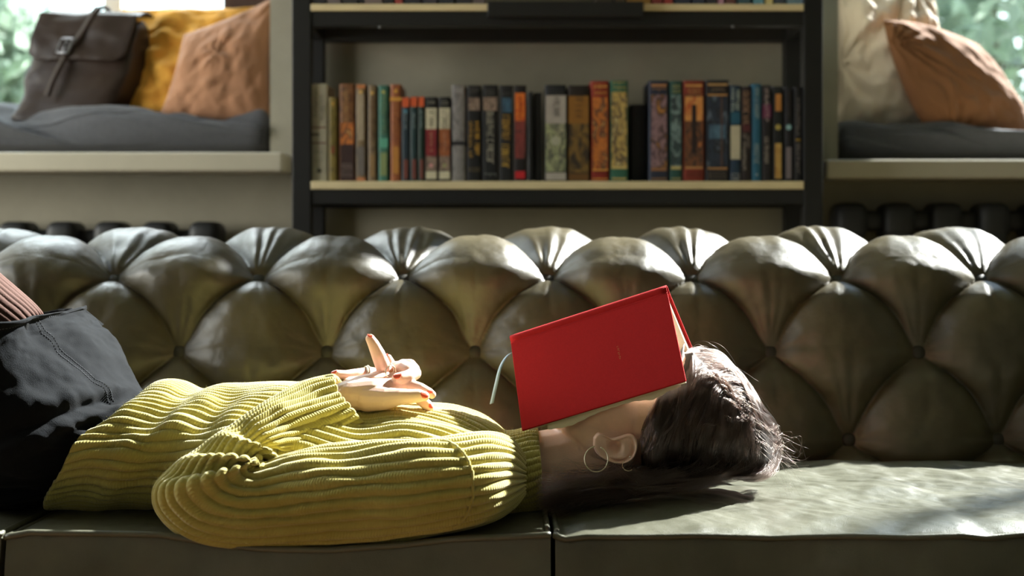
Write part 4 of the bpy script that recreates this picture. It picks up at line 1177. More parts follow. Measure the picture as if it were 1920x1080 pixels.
# ------------------------------------------------------------------ denim skirt over raised knees
sk = [(312, 747, 215, 930, 1.85, .128), (280, 742, 170, 933, 1.85, .132), (250, 731, 112, 941, 1.85, .146), (226, 700, 40, 948, 1.85, .178), (196, 662, -40, 938, 1.85, .182), (166, 626, -95, 890, 1.85, .182),
      (142, 602, -130, 800, 1.85, .186), (128, 590, -150, 700, 1.85, .188), (121, 584, -160, 625, 1.84, .188)]
G, C, th = loft(sk, 240, 420, 2.3)
G = np.roll(G, -210, 1)
N = grid_normals(G, True, C[:, None])
L = arclen(G)[:, None]; p = np.linspace(-0.5, 0.5, 420, endpoint=False)[None]
w = 0.010 * fbm(L * 7 + p * 4, p * 9 - L * 2, 81, 3)
w += 0.011 * np.exp(-((L - 0.115 - 0.45 * (p - 0.12)) / 0.022) ** 2) * np.exp(-((p - 0.12) / 0.12) ** 2)
w += 0.009 * np.exp(-((L - 0.070 - 0.55 * (p - 0.14)) / 0.016) ** 2) * np.exp(-((p - 0.16) / 0.11) ** 2)
w -= 0.008 * np.exp(-((L - 0.095 - 0.50 * (p - 0.13)) / 0.013) ** 2) * np.exp(-((p - 0.14) / 0.11) ** 2)
w += 0.005 * np.sin(p * 55 + L * 30 + 2 * noise2(L * 10, p * 8, 82)) * np.clip((L - 0.16) / 0.1, 0, 1) * np.exp(-((p - 0.16) / 0.14) ** 2)
w += 0.0016 * fbm(L * 40, p * 45, 83, 2)
hem = np.clip((L - (L.max() - 0.022)) / 0.002, 0, 1) * 0.0018
Gd = G + N * (w + hem)[..., None]
T = Gd[-1] - Gd[-2]; T /= np.linalg.norm(T, axis=1)[:, None]
lip = np.array([Gd[-1] + T * 0.001 - N[-1] * 0.002, Gd[-1] - N[-1] * 0.005, Gd[-1] - T * 0.05 - N[-1] * 0.008])
skirt = link('skirt', grid_mesh('skirt', np.concatenate([Gd, lip]), True), M_denim, person)
tag(skirt, 'black denim skirt')
def on_skirt(px, py):
    """index of the near-side skirt vertex that the camera sees at a pixel"""
    X = 960 + Gd[..., 0] * F / Gd[..., 1]; Y = Y0 + (ZC - Gd[..., 2]) * F / Gd[..., 1]
    d = np.hypot(X - px, Y - py) + 200 * (Gd[..., 1] > 1.84)
    return np.unravel_index(np.argmin(d), d.shape)
i, j = on_skirt(121, 886)
bm = bmesh.new()
q = Vector(N[i, j]).to_track_quat('Z', 'Y').to_matrix().to_4x4()
bmesh.ops.create_cone(bm, cap_ends=True, segments=18, radius1=0.0048, radius2=0.0040, depth=0.002, matrix=Matrix.Translation(Gd[i, j] + N[i, j] * 0.001) @ q)
bmesh.ops.create_uvsphere(bm, u_segments=10, v_segments=6, radius=0.0022, matrix=Matrix.Translation(Gd[i, j] + N[i, j] * 0.002) @ q)
link('snap_button', bm_mesh('snap_button', bm, True), mat('aged_brass', srgb(120, 96, 80), 0.4, 0.5, metal=1.0, noise=0.1, nscale=100), skirt)
# topstitching: hem line and side seam
def stitches(pts, nrm_, name='seam_stitching'):
    bm = bmesh.new()
    pts = np.asarray(pts)
    acc = 0
    for k in range(0, len(pts) - 1):
        d = pts[k + 1] - pts[k]; l = np.linalg.norm(d)
        if l < 1e-5: continue
        acc += l
        if acc > 0.0032:
            acc = 0
            m_ = Matrix.Translation(pts[k] + nrm_[k] * 0.0006) @ Vector(d).to_track_quat('X', 'Z').to_matrix().to_4x4()
            add_box(bm, -0.0011, 0.0011, -0.0003, 0.0003, -0.0003, 0.0003, M=m_)
    o = link(name, bm_mesh(name, bm), mat('grey_thread', srgb(96, 98, 104), 0.8, 0.2, noise=0.05, nscale=300), skirt)
    o['kind'] = 'stuff'
ih = int(np.argmin(np.abs(L[:, 0] - (L.max() - 0.022))))
stitches(Gd[ih, 210:420], N[ih, 210:420])
jj = 236
stitches(Gd[60:ih, jj], N[60:ih, jj]); stitches(Gd[60:ih, jj + 3], N[60:ih, jj + 3])

# ------------------------------------------------------------------ body: one remeshed surface
def add_cone(bm, a, b, ra, rb, n=14):
    """tapered capsule"""
    a, b = Vector(a), Vector(b)
    for c, r in ((a, ra), (b, rb)):
        bmesh.ops.create_uvsphere(bm, u_segments=n, v_segments=max(6, n // 2), radius=r, matrix=Matrix.Translation(c))
    d = b - a
    if d.length > 1e-6:
        m_ = Matrix.Translation((a + b) / 2) @ d.to_track_quat('Z', 'Y').to_matrix().to_4x4()
        bmesh.ops.create_cone(bm, cap_ends=True, segments=n, radius1=ra, radius2=rb, depth=d.length, matrix=m_)
def chain(bm, pts, n=14):
    """pts: (px, py, Y, radius in px)"""
    w_ = [(P(a, b, y), r * y / F) for a, b, y, r in pts]
    for (a, ra), (b, rb) in zip(w_[:-1], w_[1:]):
        add_cone(bm, a, b, ra, rb, n)
def ell(bm, c, ax, n=24):
    """ellipsoid: centre, three semi-axis vectors"""
    r = bmesh.ops.create_uvsphere(bm, u_segments=n, v_segments=n // 2 + 4, radius=1.0)
    A = Matrix(([*ax[0]], [*ax[1]], [*ax[2]])).transposed()
    for v in r['verts']:
        v.co = Vector(c) + A @ v.co
def remeshed(bm, voxel, smooth, name='tmp'):
    me = bm_mesh(name, bm)
    o = bpy.data.objects.new(name, me); COL.objects.link(o)
    m1 = o.modifiers.new('r', 'REMESH'); m1.mode = 'VOXEL'; m1.voxel_size = voxel; m1.use_smooth_shade = True
    m2 = o.modifiers.new('s', 'SMOOTH'); m2.factor = 0.5; m2.iterations = smooth
    dg = bpy.context.evaluated_depsgraph_get()
    out = bpy.data.meshes.new_from_object(o.evaluated_get(dg))
    bpy.data.objects.remove(o, do_unlink=True)
    return out
px2 = lambda v, Y=1.85: v * Y / F

# hands -------------------------------------------------------
hb = bmesh.new()
# left hand (near): wrist from the cuff, palm down on the belly, thumb towards the camera
chain(hb, [(600, 765, 1.775, 30), (655, 742, 1.790, 30), (682, 738, 1.795, 31)])
chain(hb, [(660, 742, 1.785, 29), (700, 738, 1.785, 29), (738, 727, 1.795, 19)])
chain(hb, [(660, 735, 1.81, 28), (702, 720, 1.815, 22), (738, 715, 1.82, 17)])
chain(hb, [(662, 732, 1.83, 26), (700, 714, 1.84, 19), (730, 709, 1.845, 16)])
chain(hb, [(665, 735, 1.845, 24), (700, 720, 1.86, 18), (722, 713, 1.865, 14)])
chain(hb, [(690, 746, 1.780, 27), (722, 747, 1.772, 22), (748, 744, 1.768, 16), (772, 743, 1.768, 13.5), (785, 742, 1.768, 12.5), (796, 743, 1.769, 9.5)])     # thumb
chain(hb, [(738, 727, 1.795, 18), (764, 722, 1.797, 13), (788, 729, 1.790, 11.5), (804, 737, 1.787, 10), (810, 740, 1.786, 8)])                             # index
chain(hb, [(738, 715, 1.82, 16), (768, 728, 1.815, 12.5), (788, 748, 1.805, 11.5), (801, 760, 1.80, 10.5), (805, 764, 1.799, 9)])                         # middle
chain(hb, [(730, 709, 1.845, 15), (766, 716, 1.86, 12), (784, 738, 1.855, 11), (790, 755, 1.85, 9)])
chain(hb, [(722, 713, 1.865, 13), (752, 722, 1.89, 10.5), (768, 740, 1.885, 9.5), (774, 752, 1.88, 8)])
# right hand (far): comes over the belly from behind, fingers laced over the left
chain(hb, [(640, 790, 2.01, 30), (700, 752, 1.965, 27), (735, 728, 1.925, 24)])
chain(hb, [(735, 728, 1.925, 24), (730, 706, 1.89, 20), (722, 700, 1.86, 15)])
chain(hb, [(740, 728, 1.925, 22), (752, 708, 1.885, 18), (756, 696, 1.862, 15)])
chain(hb, [(716, 706, 1.865, 14), (694, 698, 1.845, 10.5), (668, 701, 1.828, 10), (648, 703, 1.818, 9), (632, 702, 1.812, 8.5), (628, 701, 1.811, 7)])     # finger lying towards the cuff
chain(hb, [(722, 698, 1.84, 15), (717, 684, 1.825, 14.5), (709, 664, 1.818, 13.5), (700, 645, 1.814, 11), (694, 635, 1.812, 9)])                          # finger pointing up
chain(hb, [(738, 700, 1.88, 12), (732, 680, 1.885, 8.5), (728, 671, 1.886, 7)])                                                                      # tip behind it
chain(hb, [(742, 694, 1.862, 17), (758, 690, 1.845, 14.5), (772, 692, 1.825, 13), (778, 700, 1.81, 12.5)])
chain(hb, [(778, 700, 1.81, 12.5), (764, 707, 1.797, 13), (750, 709, 1.789, 11.5), (744, 709, 1.787, 10)])                                                # curled finger, nail towards us
chain(hb, [(756, 686, 1.87, 13), (769, 684, 1.862, 11), (778, 692, 1.856, 9.5), (781, 698, 1.855, 8)])
chain(hb, [(744, 695, 1.858, 17), (754, 690, 1.848, 15.5), (766, 694, 1.838, 15)])
chain(hb, [(748, 693, 1.840, 14), (757, 692, 1.826, 14.5), (766, 696, 1.815, 13)])                                                                     # knuckles of the upper hand
hands_me = remeshed(hb, 0.00100, 4, 'hands')

# head, neck, legs, trunk ------------------------------------------
bb = bmesh.new()
ca, sa = math.cos(math.radians(9)), math.sin(math.radians(9))
AX = Vector((ca, 0, sa)); NX = Vector((-sa, 0, ca)); YX = Vector((0, 1, 0))
s = 1.85 / F
ell(bb, P(1270, 782, 1.85), (AX * 132 * s, YX * 0.074, NX * 122 * s))                # cranium
ell(bb, P(1170, 770, 1.85), (AX * 128 * s, YX * 0.058, NX * 88 * s))                 # face block
ell(bb, P(1075, 778, 1.85), (AX * 42 * s, YX * 0.030, NX * 36 * s))                  # chin
for y in (1.814, 1.886):
    chain(bb, [(1085, 795, 1.85 + (y - 1.85) * 0.55, 34), (1120, 828, y, 34), (1150, 835, y - 0.002 * (1.85 - y) / 0.05, 36)])   # jaw line
    ell(bb, P(1150, 786, y), (AX * 60 * s, YX * 0.013, NX * 32 * s))                 # cheek
ell(bb, P(1160, 682, 1.85), (AX * 22 * s, YX * 0.011, NX * 26 * s))                  # nose
chain(bb, [(1190, 690, 1.85, 10), (1160, 676, 1.85, 14)])
ell(bb, P(1112, 708, 1.85), (AX * 14 * s, YX * 0.024, NX * 12 * s))                  # lips
for y in (1.82, 1.88):
    ell(bb, P(1205, 700, y), (AX * 14 * s, YX * 0.014, NX * 10 * s))                 # closed eyes
chain(bb, [(1130, 848, 1.85, 76), (1060, 870, 1.85, 70), (960, 885, 1.85, 68)])      # neck
head_me = remeshed(bb, 0.0022, 6, 'head')
bb = bmesh.new()
chain(bb, [(960, 885, 1.85, 62), (860, 862, 1.85, 66)])
for y in (1.78, 1.85, 1.92):
    chain(bb, [(860, 866, y, 66), (600, 850, y, 58), (330, 848, y, 56), (110, 858, y, 62)])
def legs_into(bm_, k, thigh=True):
    for y in (1.785, 1.925):                                                         # thighs, calves, feet (beyond the frame)
        hip, knee, ank = P(70, 735, y), P(-350, 336, y), P(-560, 870, y)
        if thigh: add_cone(bm_, hip, knee, 0.040 * k, 0.044 * k, 24)
        add_cone(bm_, knee, ank, 0.052 * k, 0.034 * k, 20); add_cone(bm_, ank + np.array([0.02, 0, -0.02]), ank + np.array([-0.17, 0, -0.035]), 0.030 * k, 0.022 * k, 12)
legs_into(bb, 0.93)
chain(bb, [(950, 885, 1.72, 34), (820, 912, 1.672, 34), (600, 930, 1.662, 30), (425, 938, 1.662, 28), (392, 915, 1.664, 26), (480, 845, 1.71, 25), (600, 776, 1.772, 24)])
chain(bb, [(950, 880, 1.98, 34), (820, 882, 2.02, 34), (620, 882, 2.045, 30), (552, 872, 2.045, 26), (600, 810, 2.02, 25), (680, 765, 1.975, 24)])
trunk_me = remeshed(bb, 0.006, 6, 'trunk')
bb = bmesh.new(); legs_into(bb, 1.0, False)
tights_me = remeshed(bb, 0.005, 4, 'legs')

# ear: shaped dish with rim, inner fold, hollow and lobe
def ear(side):
    n, k = 72, 34
    t = np.linspace(0, 2 * np.pi, n, endpoint=False)
    # outline in pixels around (1152, 842): lobe to the left, top of the ear to the right
    pts = np.array([(1113, 822), (1113, 838), (1120, 852), (1134, 862), (1152, 869), (1172, 869), (1187, 860), (1195, 845), (1196, 830), (1190, 818), (1178, 815), (1162, 820), (1146, 822), (1132, 815), (1121, 813)], float)
    K_ = np.concatenate([pts, pts[:1]]); out = catmull(K_, n + 1)[:-1]
    cen = np.array([1158.0, 843.0])
    r = np.linspace(0, 1, k)
    XY = cen + (out - cen)[None] * r[:, None, None]
    X, Y = XY[..., 0], XY[..., 1]
    d = np.zeros_like(X)
    R = np.repeat(r[:, None], n, 1)
    low = np.clip((Y - 822) / 14, 0, 1)                                  # fades the rim where the ear meets the cheek
    lobe = np.clip((1132 - X) / 14, 0, 1)
    d += 4.5 * np.exp(-((R - 0.90) / 0.09) ** 2) * (0.35 + 0.65 * low) * (1 - lobe)            # helix
    d -= 3.0 * np.exp(-((R - 0.74) / 0.07) ** 2) * low * (1 - lobe) * np.clip((X - 1140) / 20, 0, 1)   # groove inside the helix
    d += 3.4 * np.exp(-(((X - 1171) / 7) ** 2 + ((Y - 842) / 13) ** 2)) + 2.4 * np.exp(-(((X - 1160) / 16) ** 2 + ((Y - 857) / 5) ** 2))   # antihelix
    d -= 11.0 * np.exp(-(((X - 1152) / 11) ** 2 + ((Y - 838) / 10) ** 2) ** 1.5)               # hollow
    d -= 4.0 * np.exp(-(((X - 1142) / 5) ** 2 + ((Y - 826) / 5) ** 2))                        # notch
    d += 3.6 * np.exp(-(((X - 1153) / 6) ** 2 + ((Y - 823) / 5) ** 2))                        # tragus
    d += 2.0 * lobe
    d *= 1.5
    d -= 9.0 * np.clip((R - 0.93) / 0.07, 0, 1) ** 2
    base = 11 + 5 * np.clip((Y - 815) / 45, 0, 1)                        # stands off the head towards its rim
    yv = 1.781 - (base + d) * s if side > 0 else 1.919 + (base + d) * s
    Yd = 1.772
    Gf = np.stack([(X - 960) * Yd / F, yv, ZC - (Y - Y0) * Yd / F], -1)
    Gb = Gf[::-1].copy(); Gb[..., 1] = 1.80 if side > 0 else 1.90
    rim = Gf[-1:].copy(); rim[..., 1] += (0.004 if side > 0 else -0.004)
    inn = cen + (out - cen) * 0.8
    back = np.stack([(inn[:, 0] - 960) * Yd / F, np.full(n, 1.802 if side > 0 else 1.898), ZC - (inn[:, 1] - Y0) * Yd / F], -1)[None]
    GG = np.concatenate([Gf, rim, back])
    return grid_mesh('ear', GG, True, flip=side < 0)
bm = bmesh.new()
for me in (hands_me, head_me, trunk_me, ear(1), ear(-1)):
    bm.from_mesh(me)
body_me = bm_mesh('body', bm, True)
body = link('body', body_me, M_skin, person)
legs = link('tights', tights_me, M_tights, person)
for sg in (-1, 1):
    ty = lambda v: 1.855 + sg * (1.855 - v)
    tl = [(88, 632, 30, 715, ty(1.84), .028), (80, 604, 0, 712, ty(1.825), .036), (70, 577, -31, 700, ty(1.805), .046), (0, 515, -104, 640, ty(1.79), .055), (-150, 389, -250, 508, ty(1.785), .055), (-290, 270, -384, 383, ty(1.785), .052), (-345, 250, -440, 340, ty(1.785), .048), (-390, 300, -420, 345, ty(1.785), .03)]
    G_, C_, th_ = loft(tl, 120, 320, 2.0)
    ribbed('tights_thigh', G_, C_, 40, 0.0016, legs, None, m=M_tights)
tights_me.polygons.foreach_set('use_smooth', np.ones(len(tights_me.polygons), dtype=bool))
tag(legs, 'dusty rose ribbed tights')

# nails: thin curved plates seated on the fingertips
def nail(px, py, Y, dirx, diry, nx_, ny, nz, wpx, lpx):
    """pixel centre, pixel direction of the finger, outward normal in world space"""
    n_ = Vector((nx_, ny, nz)).normalized()
    d = Vector((dirx, 0, -diry)); d = (d - n_ * d.dot(n_)).normalized()
    sdv = n_.cross(d)
    c = PV(px, py, Y); w_, l_ = wpx * Y / F / 2, lpx * Y / F / 2
    u = np.linspace(-1, 1, 9); v = np.linspace(-1, 1, 9)
    U, V = np.meshgrid(u, v, indexing='ij')
    sq = np.sqrt(1 - 0.5 * V ** 2), np.sqrt(1 - 0.5 * U ** 2)
    uu, vv = U * sq[0], V * sq[1]
    hgt = 0.0012 - 0.0030 * uu ** 2 - 0.0008 * np.maximum(vv, 0) ** 2
    G = np.array(c)[None, None] + np.array(sdv)[None, None] * (uu * w_)[..., None] + np.array(d)[None, None] * (vv * l_)[..., None] + np.array(n_)[None, None] * hgt[..., None]
    o = link('fingernail', grid_mesh('fingernail', G), M_nail, body)
    sm = o.modifiers.new('t', 'SOLIDIFY'); sm.thickness = 0.0008; sm.offset = 0
    return o
nail(796, 740, 1.7635, 1, 0.15, 0.35, -0.55, 0.75, 15, 16)
nail(806, 733, 1.784, 1, 0.55, 0.25, -0.2, 0.95, 12, 14)
nail(808, 761, 1.796, 0.6, 1, 0.75, -0.3, 0.5, 11, 11)
nail(745, 704, 1.783, -1, 0.05, -0.15, -0.45, 0.85, 16, 17)
nail(694, 629, 1.810, -0.45, -1, 0.25, 0.05, 0.95, 14, 12)
nail(627, 697, 1.810, -1, 0.05, -0.3, -0.1, 0.9, 13, 13)
nail(728, 667, 1.885, -0.4, -1, 0.5, -0.3, 0.6, 10, 10)
nail(782, 691, 1.853, 0.6, 1, 0.8, -0.3, 0.5, 9, 12)

# rings
def ring(px, py, Y, axis, r, t, m=M_silver, name='finger_ring'):
    q = Vector(axis).normalized().to_track_quat('Z', 'Y').to_matrix()
    th_ = np.linspace(0, 2 * np.pi, 32, endpoint=False)
    pts = np.array([PV(px, py, Y) + q @ Vector((r * math.cos(a), r * math.sin(a), 0)) for a in th_])
    return tube(name, pts, t, m, body, 8, closed=True)
ring(684, 700, 1.838, (1, 0.5, -0.25), 0.0088, 0.0011); ring(688, 699, 1.841, (1, 0.5, -0.2), 0.0090, 0.0011)
ring(729, 692, 1.822, (0.35, -1, 0.25), 0.0070, 0.0009); ring(733, 698, 1.812, (0.75, -0.8, 0.15), 0.0085, 0.0008)

# earrings: a hoop in the lobe, a small hoop and a stud on the rim
def hoop(px, py, Y, rx, ry, t, a0, a1):
    a = np.linspace(a0, a1, 36)
    pts = np.array([P(px + rx * math.cos(q), py + ry * math.sin(q), Y - 0.011 * math.sin(q)) for q in a])
    return tag(tube('earring', pts, t, M_silver, body, 8), 'thin silver earring')
hoop(1118, 861, 1.750, 22, 24, 0.0008, -1.2, 4.6)
hoop(1178, 872, 1.750, 11, 11, 0.0006, 0.9, 4.0)
bm = bmesh.new(); bmesh.ops.create_uvsphere(bm, u_segments=12, v_segments=8, radius=0.0012, matrix=Matrix.Translation(P(1181, 857, 1.7555)))
tag(link('earring', bm_mesh('earring', bm, True), M_silver, body), 'tiny silver stud')

# ------------------------------------------------------------------ hair
def hair_mat():
    m = bpy.data.materials.new('dark_brown_hair'); m.use_nodes = True
    nt = m.node_tree; nt.nodes.remove(nt.nodes['Principled BSDF'])
    h = nt.nodes.new('ShaderNodeBsdfHairPrincipled')
    h.parametrization = 'COLOR'
    h.inputs['Color'].default_value = srgb(40, 29, 24)
    h.inputs['Roughness'].default_value = 0.22
    h.inputs['Radial Roughness'].default_value = 0.35
    for i_ in h.inputs:
        if 'andom' in i_.name and i_.name != 'Random': i_.default_value = 0.25
    n = nt.nodes.new('ShaderNodeHairInfo')
    nt.links.new(n.outputs['Random'], h.inputs['Random'])
    nt.links.new(h.outputs[0], nt.nodes['Material Output'].inputs[0])
    return m
M_hair = hair_mat()
M_haircap = mat('hair_base', srgb(38, 28, 25), 0.6, 0.3, noise=0.3, nscale=120, stretch=(1, 1, 6))
# mass of hair under the strands, cut away where the face and the ear are
cap = [(1200, 800, 1206, 884, 1.815, .045), (1222, 745, 1222, 905, 1.835, .078), (1256, 690, 1258, 915, 1.85, .080), (1300, 652, 1304, 914, 1.85, .085), (1345, 668, 1345, 906, 1.85, .087), (1388, 706, 1384, 897, 1.85, .082),
       (1420, 756, 1414, 888, 1.85, .074), (1440, 806, 1434, 878, 1.85, .044), (1446, 835, 1443, 862, 1.85, .018)]
G, C, th = loft(cap, 70, 90, 2.1)
G = C[:, None] + (G - C[:, None]) * 0.90
G = np.concatenate([np.repeat(G[:1].mean(1, keepdims=True), 90, 1), G, np.repeat(G[-1:].mean(1, keepdims=True), 90, 1)])
hair = link('hair', grid_mesh('hair', G, True), M_haircap, person)
# hair fanned out over the cushion towards the shoulder
tail = [(1262, 888, 1262, 913, 1.80, .04), (1180, 890, 1185, 922, 1.79, .038), (1110, 896, 1115, 932, 1.78, .034), (1070, 904, 1075, 938, 1.772, .024), (1045, 915, 1048, 938, 1.765, .010)]
G, C, th = loft(tail, 50, 50, 2.1)
G = np.concatenate([np.repeat(G[:1].mean(1, keepdims=True), 50, 1), G, np.repeat(G[-1:].mean(1, keepdims=True), 50, 1)])
link('hair_tail', grid_mesh('hair_tail', G, True), M_haircap, hair)

def bez(K_, n=14):
    return catmull(np.array(K_), n)
def cappt(px, f):
    """point on the hair mass at image column px; f: 0 top, .5 near flank, 1 bottom"""
    xs_ = [0.5 * (c[0] + c[2]) for c in cap]
    i = np.interp(px, xs_, range(len(cap)))
    R_ = catmull(np.array([c[:6] for c in cap], float), 200)[int(np.clip(i / (len(cap) - 1) * 199, 0, 199))]
    a = math.pi * f
    C_ = (R_[:2] + R_[2:4]) / 2; H_ = (R_[:2] - R_[2:4]) / 2
    q = C_ + H_ * math.cos(a)
    y = R_[4] - R_[5] * abs(math.sin(a)) ** 0.93
    return np.array([q[0], q[1], y])
strands = []
r_ = np.random.default_rng(5)
part = np.array([cappt(*q) for q in ((1284, .03), (1302, .12), (1340, .27), (1375, .36), (1400, .44), (1424, .52))])
def jit(p, a): return p + r_.normal(size=3) * np.array([a, a, a / 1500])
def tow(pp): return np.array([P(*q) for q in pp])
# near flank: from the hairline and the parting down and round to the nape, then out along the cushion
locks = []
for k in range(190):
    t = (k + r_.random()) / 190
    tem = r_.random() < 0.36
    q = r_.random()
    ex = r_.uniform(1004, 1185)
    locks.append((t, tem, q, r_.normal(), r_.normal(size=3), r_.random(), ex, r_.normal(size=4), r_.normal(size=(4, 3))))
for k in range(3900):
    t, tem, q, nx_, nf, u, ex, ne, nw = locks[r_.integers(0, len(locks))]
    t = np.clip(t + 0.012 * r_.normal(), 0, 1)
    p0 = np.array([np.interp(t, np.linspace(0, 1, 6), part[:, c]) for c in range(3)])
    if tem:                                                  # from the temple hairline
        q = np.clip(q + 0.02 * r_.normal(), 0, 1)
        p0 = np.array([1284 - 70 * q, 642 + 140 * q, 1.85 - 0.062 * q ** 0.6])
        t = 0.02 - 0.3 * q
    tx = np.clip(1205 + 205 * max(t, 0) + nx_ * 10 + r_.normal() * 4, 1196, 1425)
    m1 = cappt(np.clip(p0[0] * 0.62 + tx * 0.38 + nf[0] * 6 + r_.normal() * 2.5, 1206, 1425), 0.36 + 0.05 * nf[1])
    m2 = cappt(np.clip(p0[0] * 0.28 + tx * 0.72 + r_.normal() * 3, 1205, 1425), 0.58 + 0.04 * nf[2])
    m3 = cappt(tx, 0.82 + 0.04 * ne[3] + 0.015 * r_.normal())
    pts = [p0, m1, m2, m3]
    if u < 0.62:
        exx = ex + r_.normal() * 9
        ey = np.interp(exx, [1000, 1060, 1120, 1190], [956, 938, 925, 915]) - abs(ne[0]) * 22 + r_.normal() * 4
        pts += [np.array([tx * 0.55 + exx * 0.45, 912 + ne[1] * 7 + r_.normal() * 2 + (ey - 920) * .35, 1.765 + ne[2] * 0.008]), np.array([exx, ey, 1.735 + ne[3] * 0.010 + 0.003 * r_.normal()])]
    else:
        pts += [np.array([tx - 10, 912 - 0.09 * (tx - 1200) + r_.normal() * 4, 1.80])]
    W = tow(pts); W[1:-1, 1] -= 0.0015 + 0.0025 * abs(nw[0, 0])
    W[1:-1] += nw[:len(W) - 2] * 0.0012 + r_.normal(size=(len(W) - 2, 3)) * 0.0006
    strands.append(bez(W, 16))
# crown side: from the parting over the top and back, down to the cushion
clk = [(r_.random() ** 0.8, r_.random(), r_.random(), r_.uniform(-.6, 1), r_.random(), r_.normal(size=(4, 3))) for _ in range(150)]
for k in range(3000):
    lk = clk[r_.integers(0, 150)]
    t = np.clip(lk[0] + 0.012 * r_.normal(), 0, 1)
    p0 = np.array([np.interp(t, np.linspace(0, 1, 6), part[:, c]) for c in range(3)])
    e = np.clip(lk[1] + .03 * r_.normal(), 0, 1)
    ey = 800 + 75 * e; ex = np.interp(ey, [800, 840, 875], [1448, 1456, 1440]) + r_.normal() * 5
    f0 = np.interp(t, np.linspace(0, 1, 6), [.03, .12, .27, .36, .44, .52]) * (1 if lk[2] < .6 else lk[3])
    if f0 < 0: f0 = 0.0
    px0 = p0[0]
    q1 = cappt(min(px0 + 0.35 * (1446 - px0) + 6, 1444), max(f0 * 0.75 - .02, 0)); q2 = cappt(min(px0 + 0.75 * (1446 - px0), 1445), f0 * 0.8 + 0.10 + .1 * e)
    q1[1] -= 5; q2 += np.array([5, -2, 0]); deep = 0.05 * lk[4] ** 2 * (1 - t)
    q1[2] += deep; q2[2] += deep
    pts = [p0, q1, q2, np.array([ex, ey, 1.835 + deep]), np.array([ex - 14 - 25 * r_.random(), 886 + 6 * r_.random(), 1.81 + r_.normal() * 0.01]), np.array([ex - 50 - 25 * r_.random(), 893 + 5 * r_.random(), 1.80 + r_.normal() * 0.01])]
    W = tow(pts); W[1:-1] += lk[5] * 0.0016 + r_.normal(size=(4, 3)) * 0.0006
    strands.append(bez(W, 16))
# far side, folding away behind
for k in range(1200):
    t = r_.random()
    p0 = np.array([np.interp(t * 0.6, np.linspace(0, 1, 6), part[:, c]) for c in range(3)])
    W = tow([p0, np.array([p0[0] + 25, p0[1] - 4, 1.88]), np.array([p0[0] + 50, p0[1] + 50, 1.945]), np.array([p0[0] + 55, 850, 1.955]), np.array([p0[0] + 40, 895, 1.92])])
    W[1:-1] += r_.normal(size=(3, 3)) * 0.002
    strands.append(bez(W, 14))
# the lock swept along the cushion towards the shoulder
for k in range(1500):
    sx = r_.uniform(1150, 1290); sy = 884 + r_.normal() * 9 + (sx - 1150) * 0.08
    ex = 1004 + abs(r_.normal()) * 50; ey = 925 + r_.normal() * 20 + (1060 - ex) * 0.10
    W = tow([(sx, sy, 1.775 + r_.normal() * .012), (sx * .62 + ex * .38, sy * .6 + ey * .4 + 5 * r_.normal() + 4, 1.762 + r_.normal() * .012), (sx * .3 + ex * .7, sy * .3 + ey * .7 + 6 * r_.normal(), 1.748 + r_.normal() * .012), (ex, ey, 1.738 + r_.normal() * .012)])
    strands.append(bez(W, 14))
# flyaways
main_strands, strands = strands, []
for k in range(90):
    t = r_.random()
    p0 = np.array([np.interp(t, np.linspace(0, 1, 6), part[:, c]) for c in range(3)])
    h = r_.uniform(8, 42)
    pts = [p0, p0 + np.array([h * 0.6 + 10 * r_.normal(), -h * 0.6 + 30 * t, 0]), p0 + np.array([h * 1.4 + 26 * r_.random(), -h * 0.3 + 60 * t + 20 * r_.random(), 0.01 * r_.normal()]), p0 + np.array([h * 1.7 + 30 + 20 * r_.normal(), 40 + 60 * t + 30 * r_.random(), 0.01 * r_.normal()])]
    strands.append(bez(tow(pts), 16))
for k in range(26):
    a = np.array([r_.uniform(1425, 1450), r_.uniform(830, 872), 1.83])
    pts = [a, a + np.array([18, -8 + 8 * r_.normal(), 0]), a + np.array([30 + 30 * r_.random(), -4 + 14 * r_.normal(), 0]), a + np.array([40 + 40 * r_.random(), 8 + 10 * r_.normal(), 0.01])]
    strands.append(bez(tow(pts), 10))
for k in range(60):
    a = np.array([r_.uniform(1060, 1180), r_.uniform(885, 905), 1.745])
    pts = [a, a + np.array([-35, -8 + 8 * r_.normal(), -0.004]), a + np.array([-70 - 20 * r_.random(), -6 + 16 * r_.normal(), -0.004])]
    strands.append(bez(tow(pts), 10))
hair_curves('hair_strands', main_strands, 0.00019, M_hair, hair)
hair_curves('flyaway_hair', strands, 0.00009, M_hair, hair)

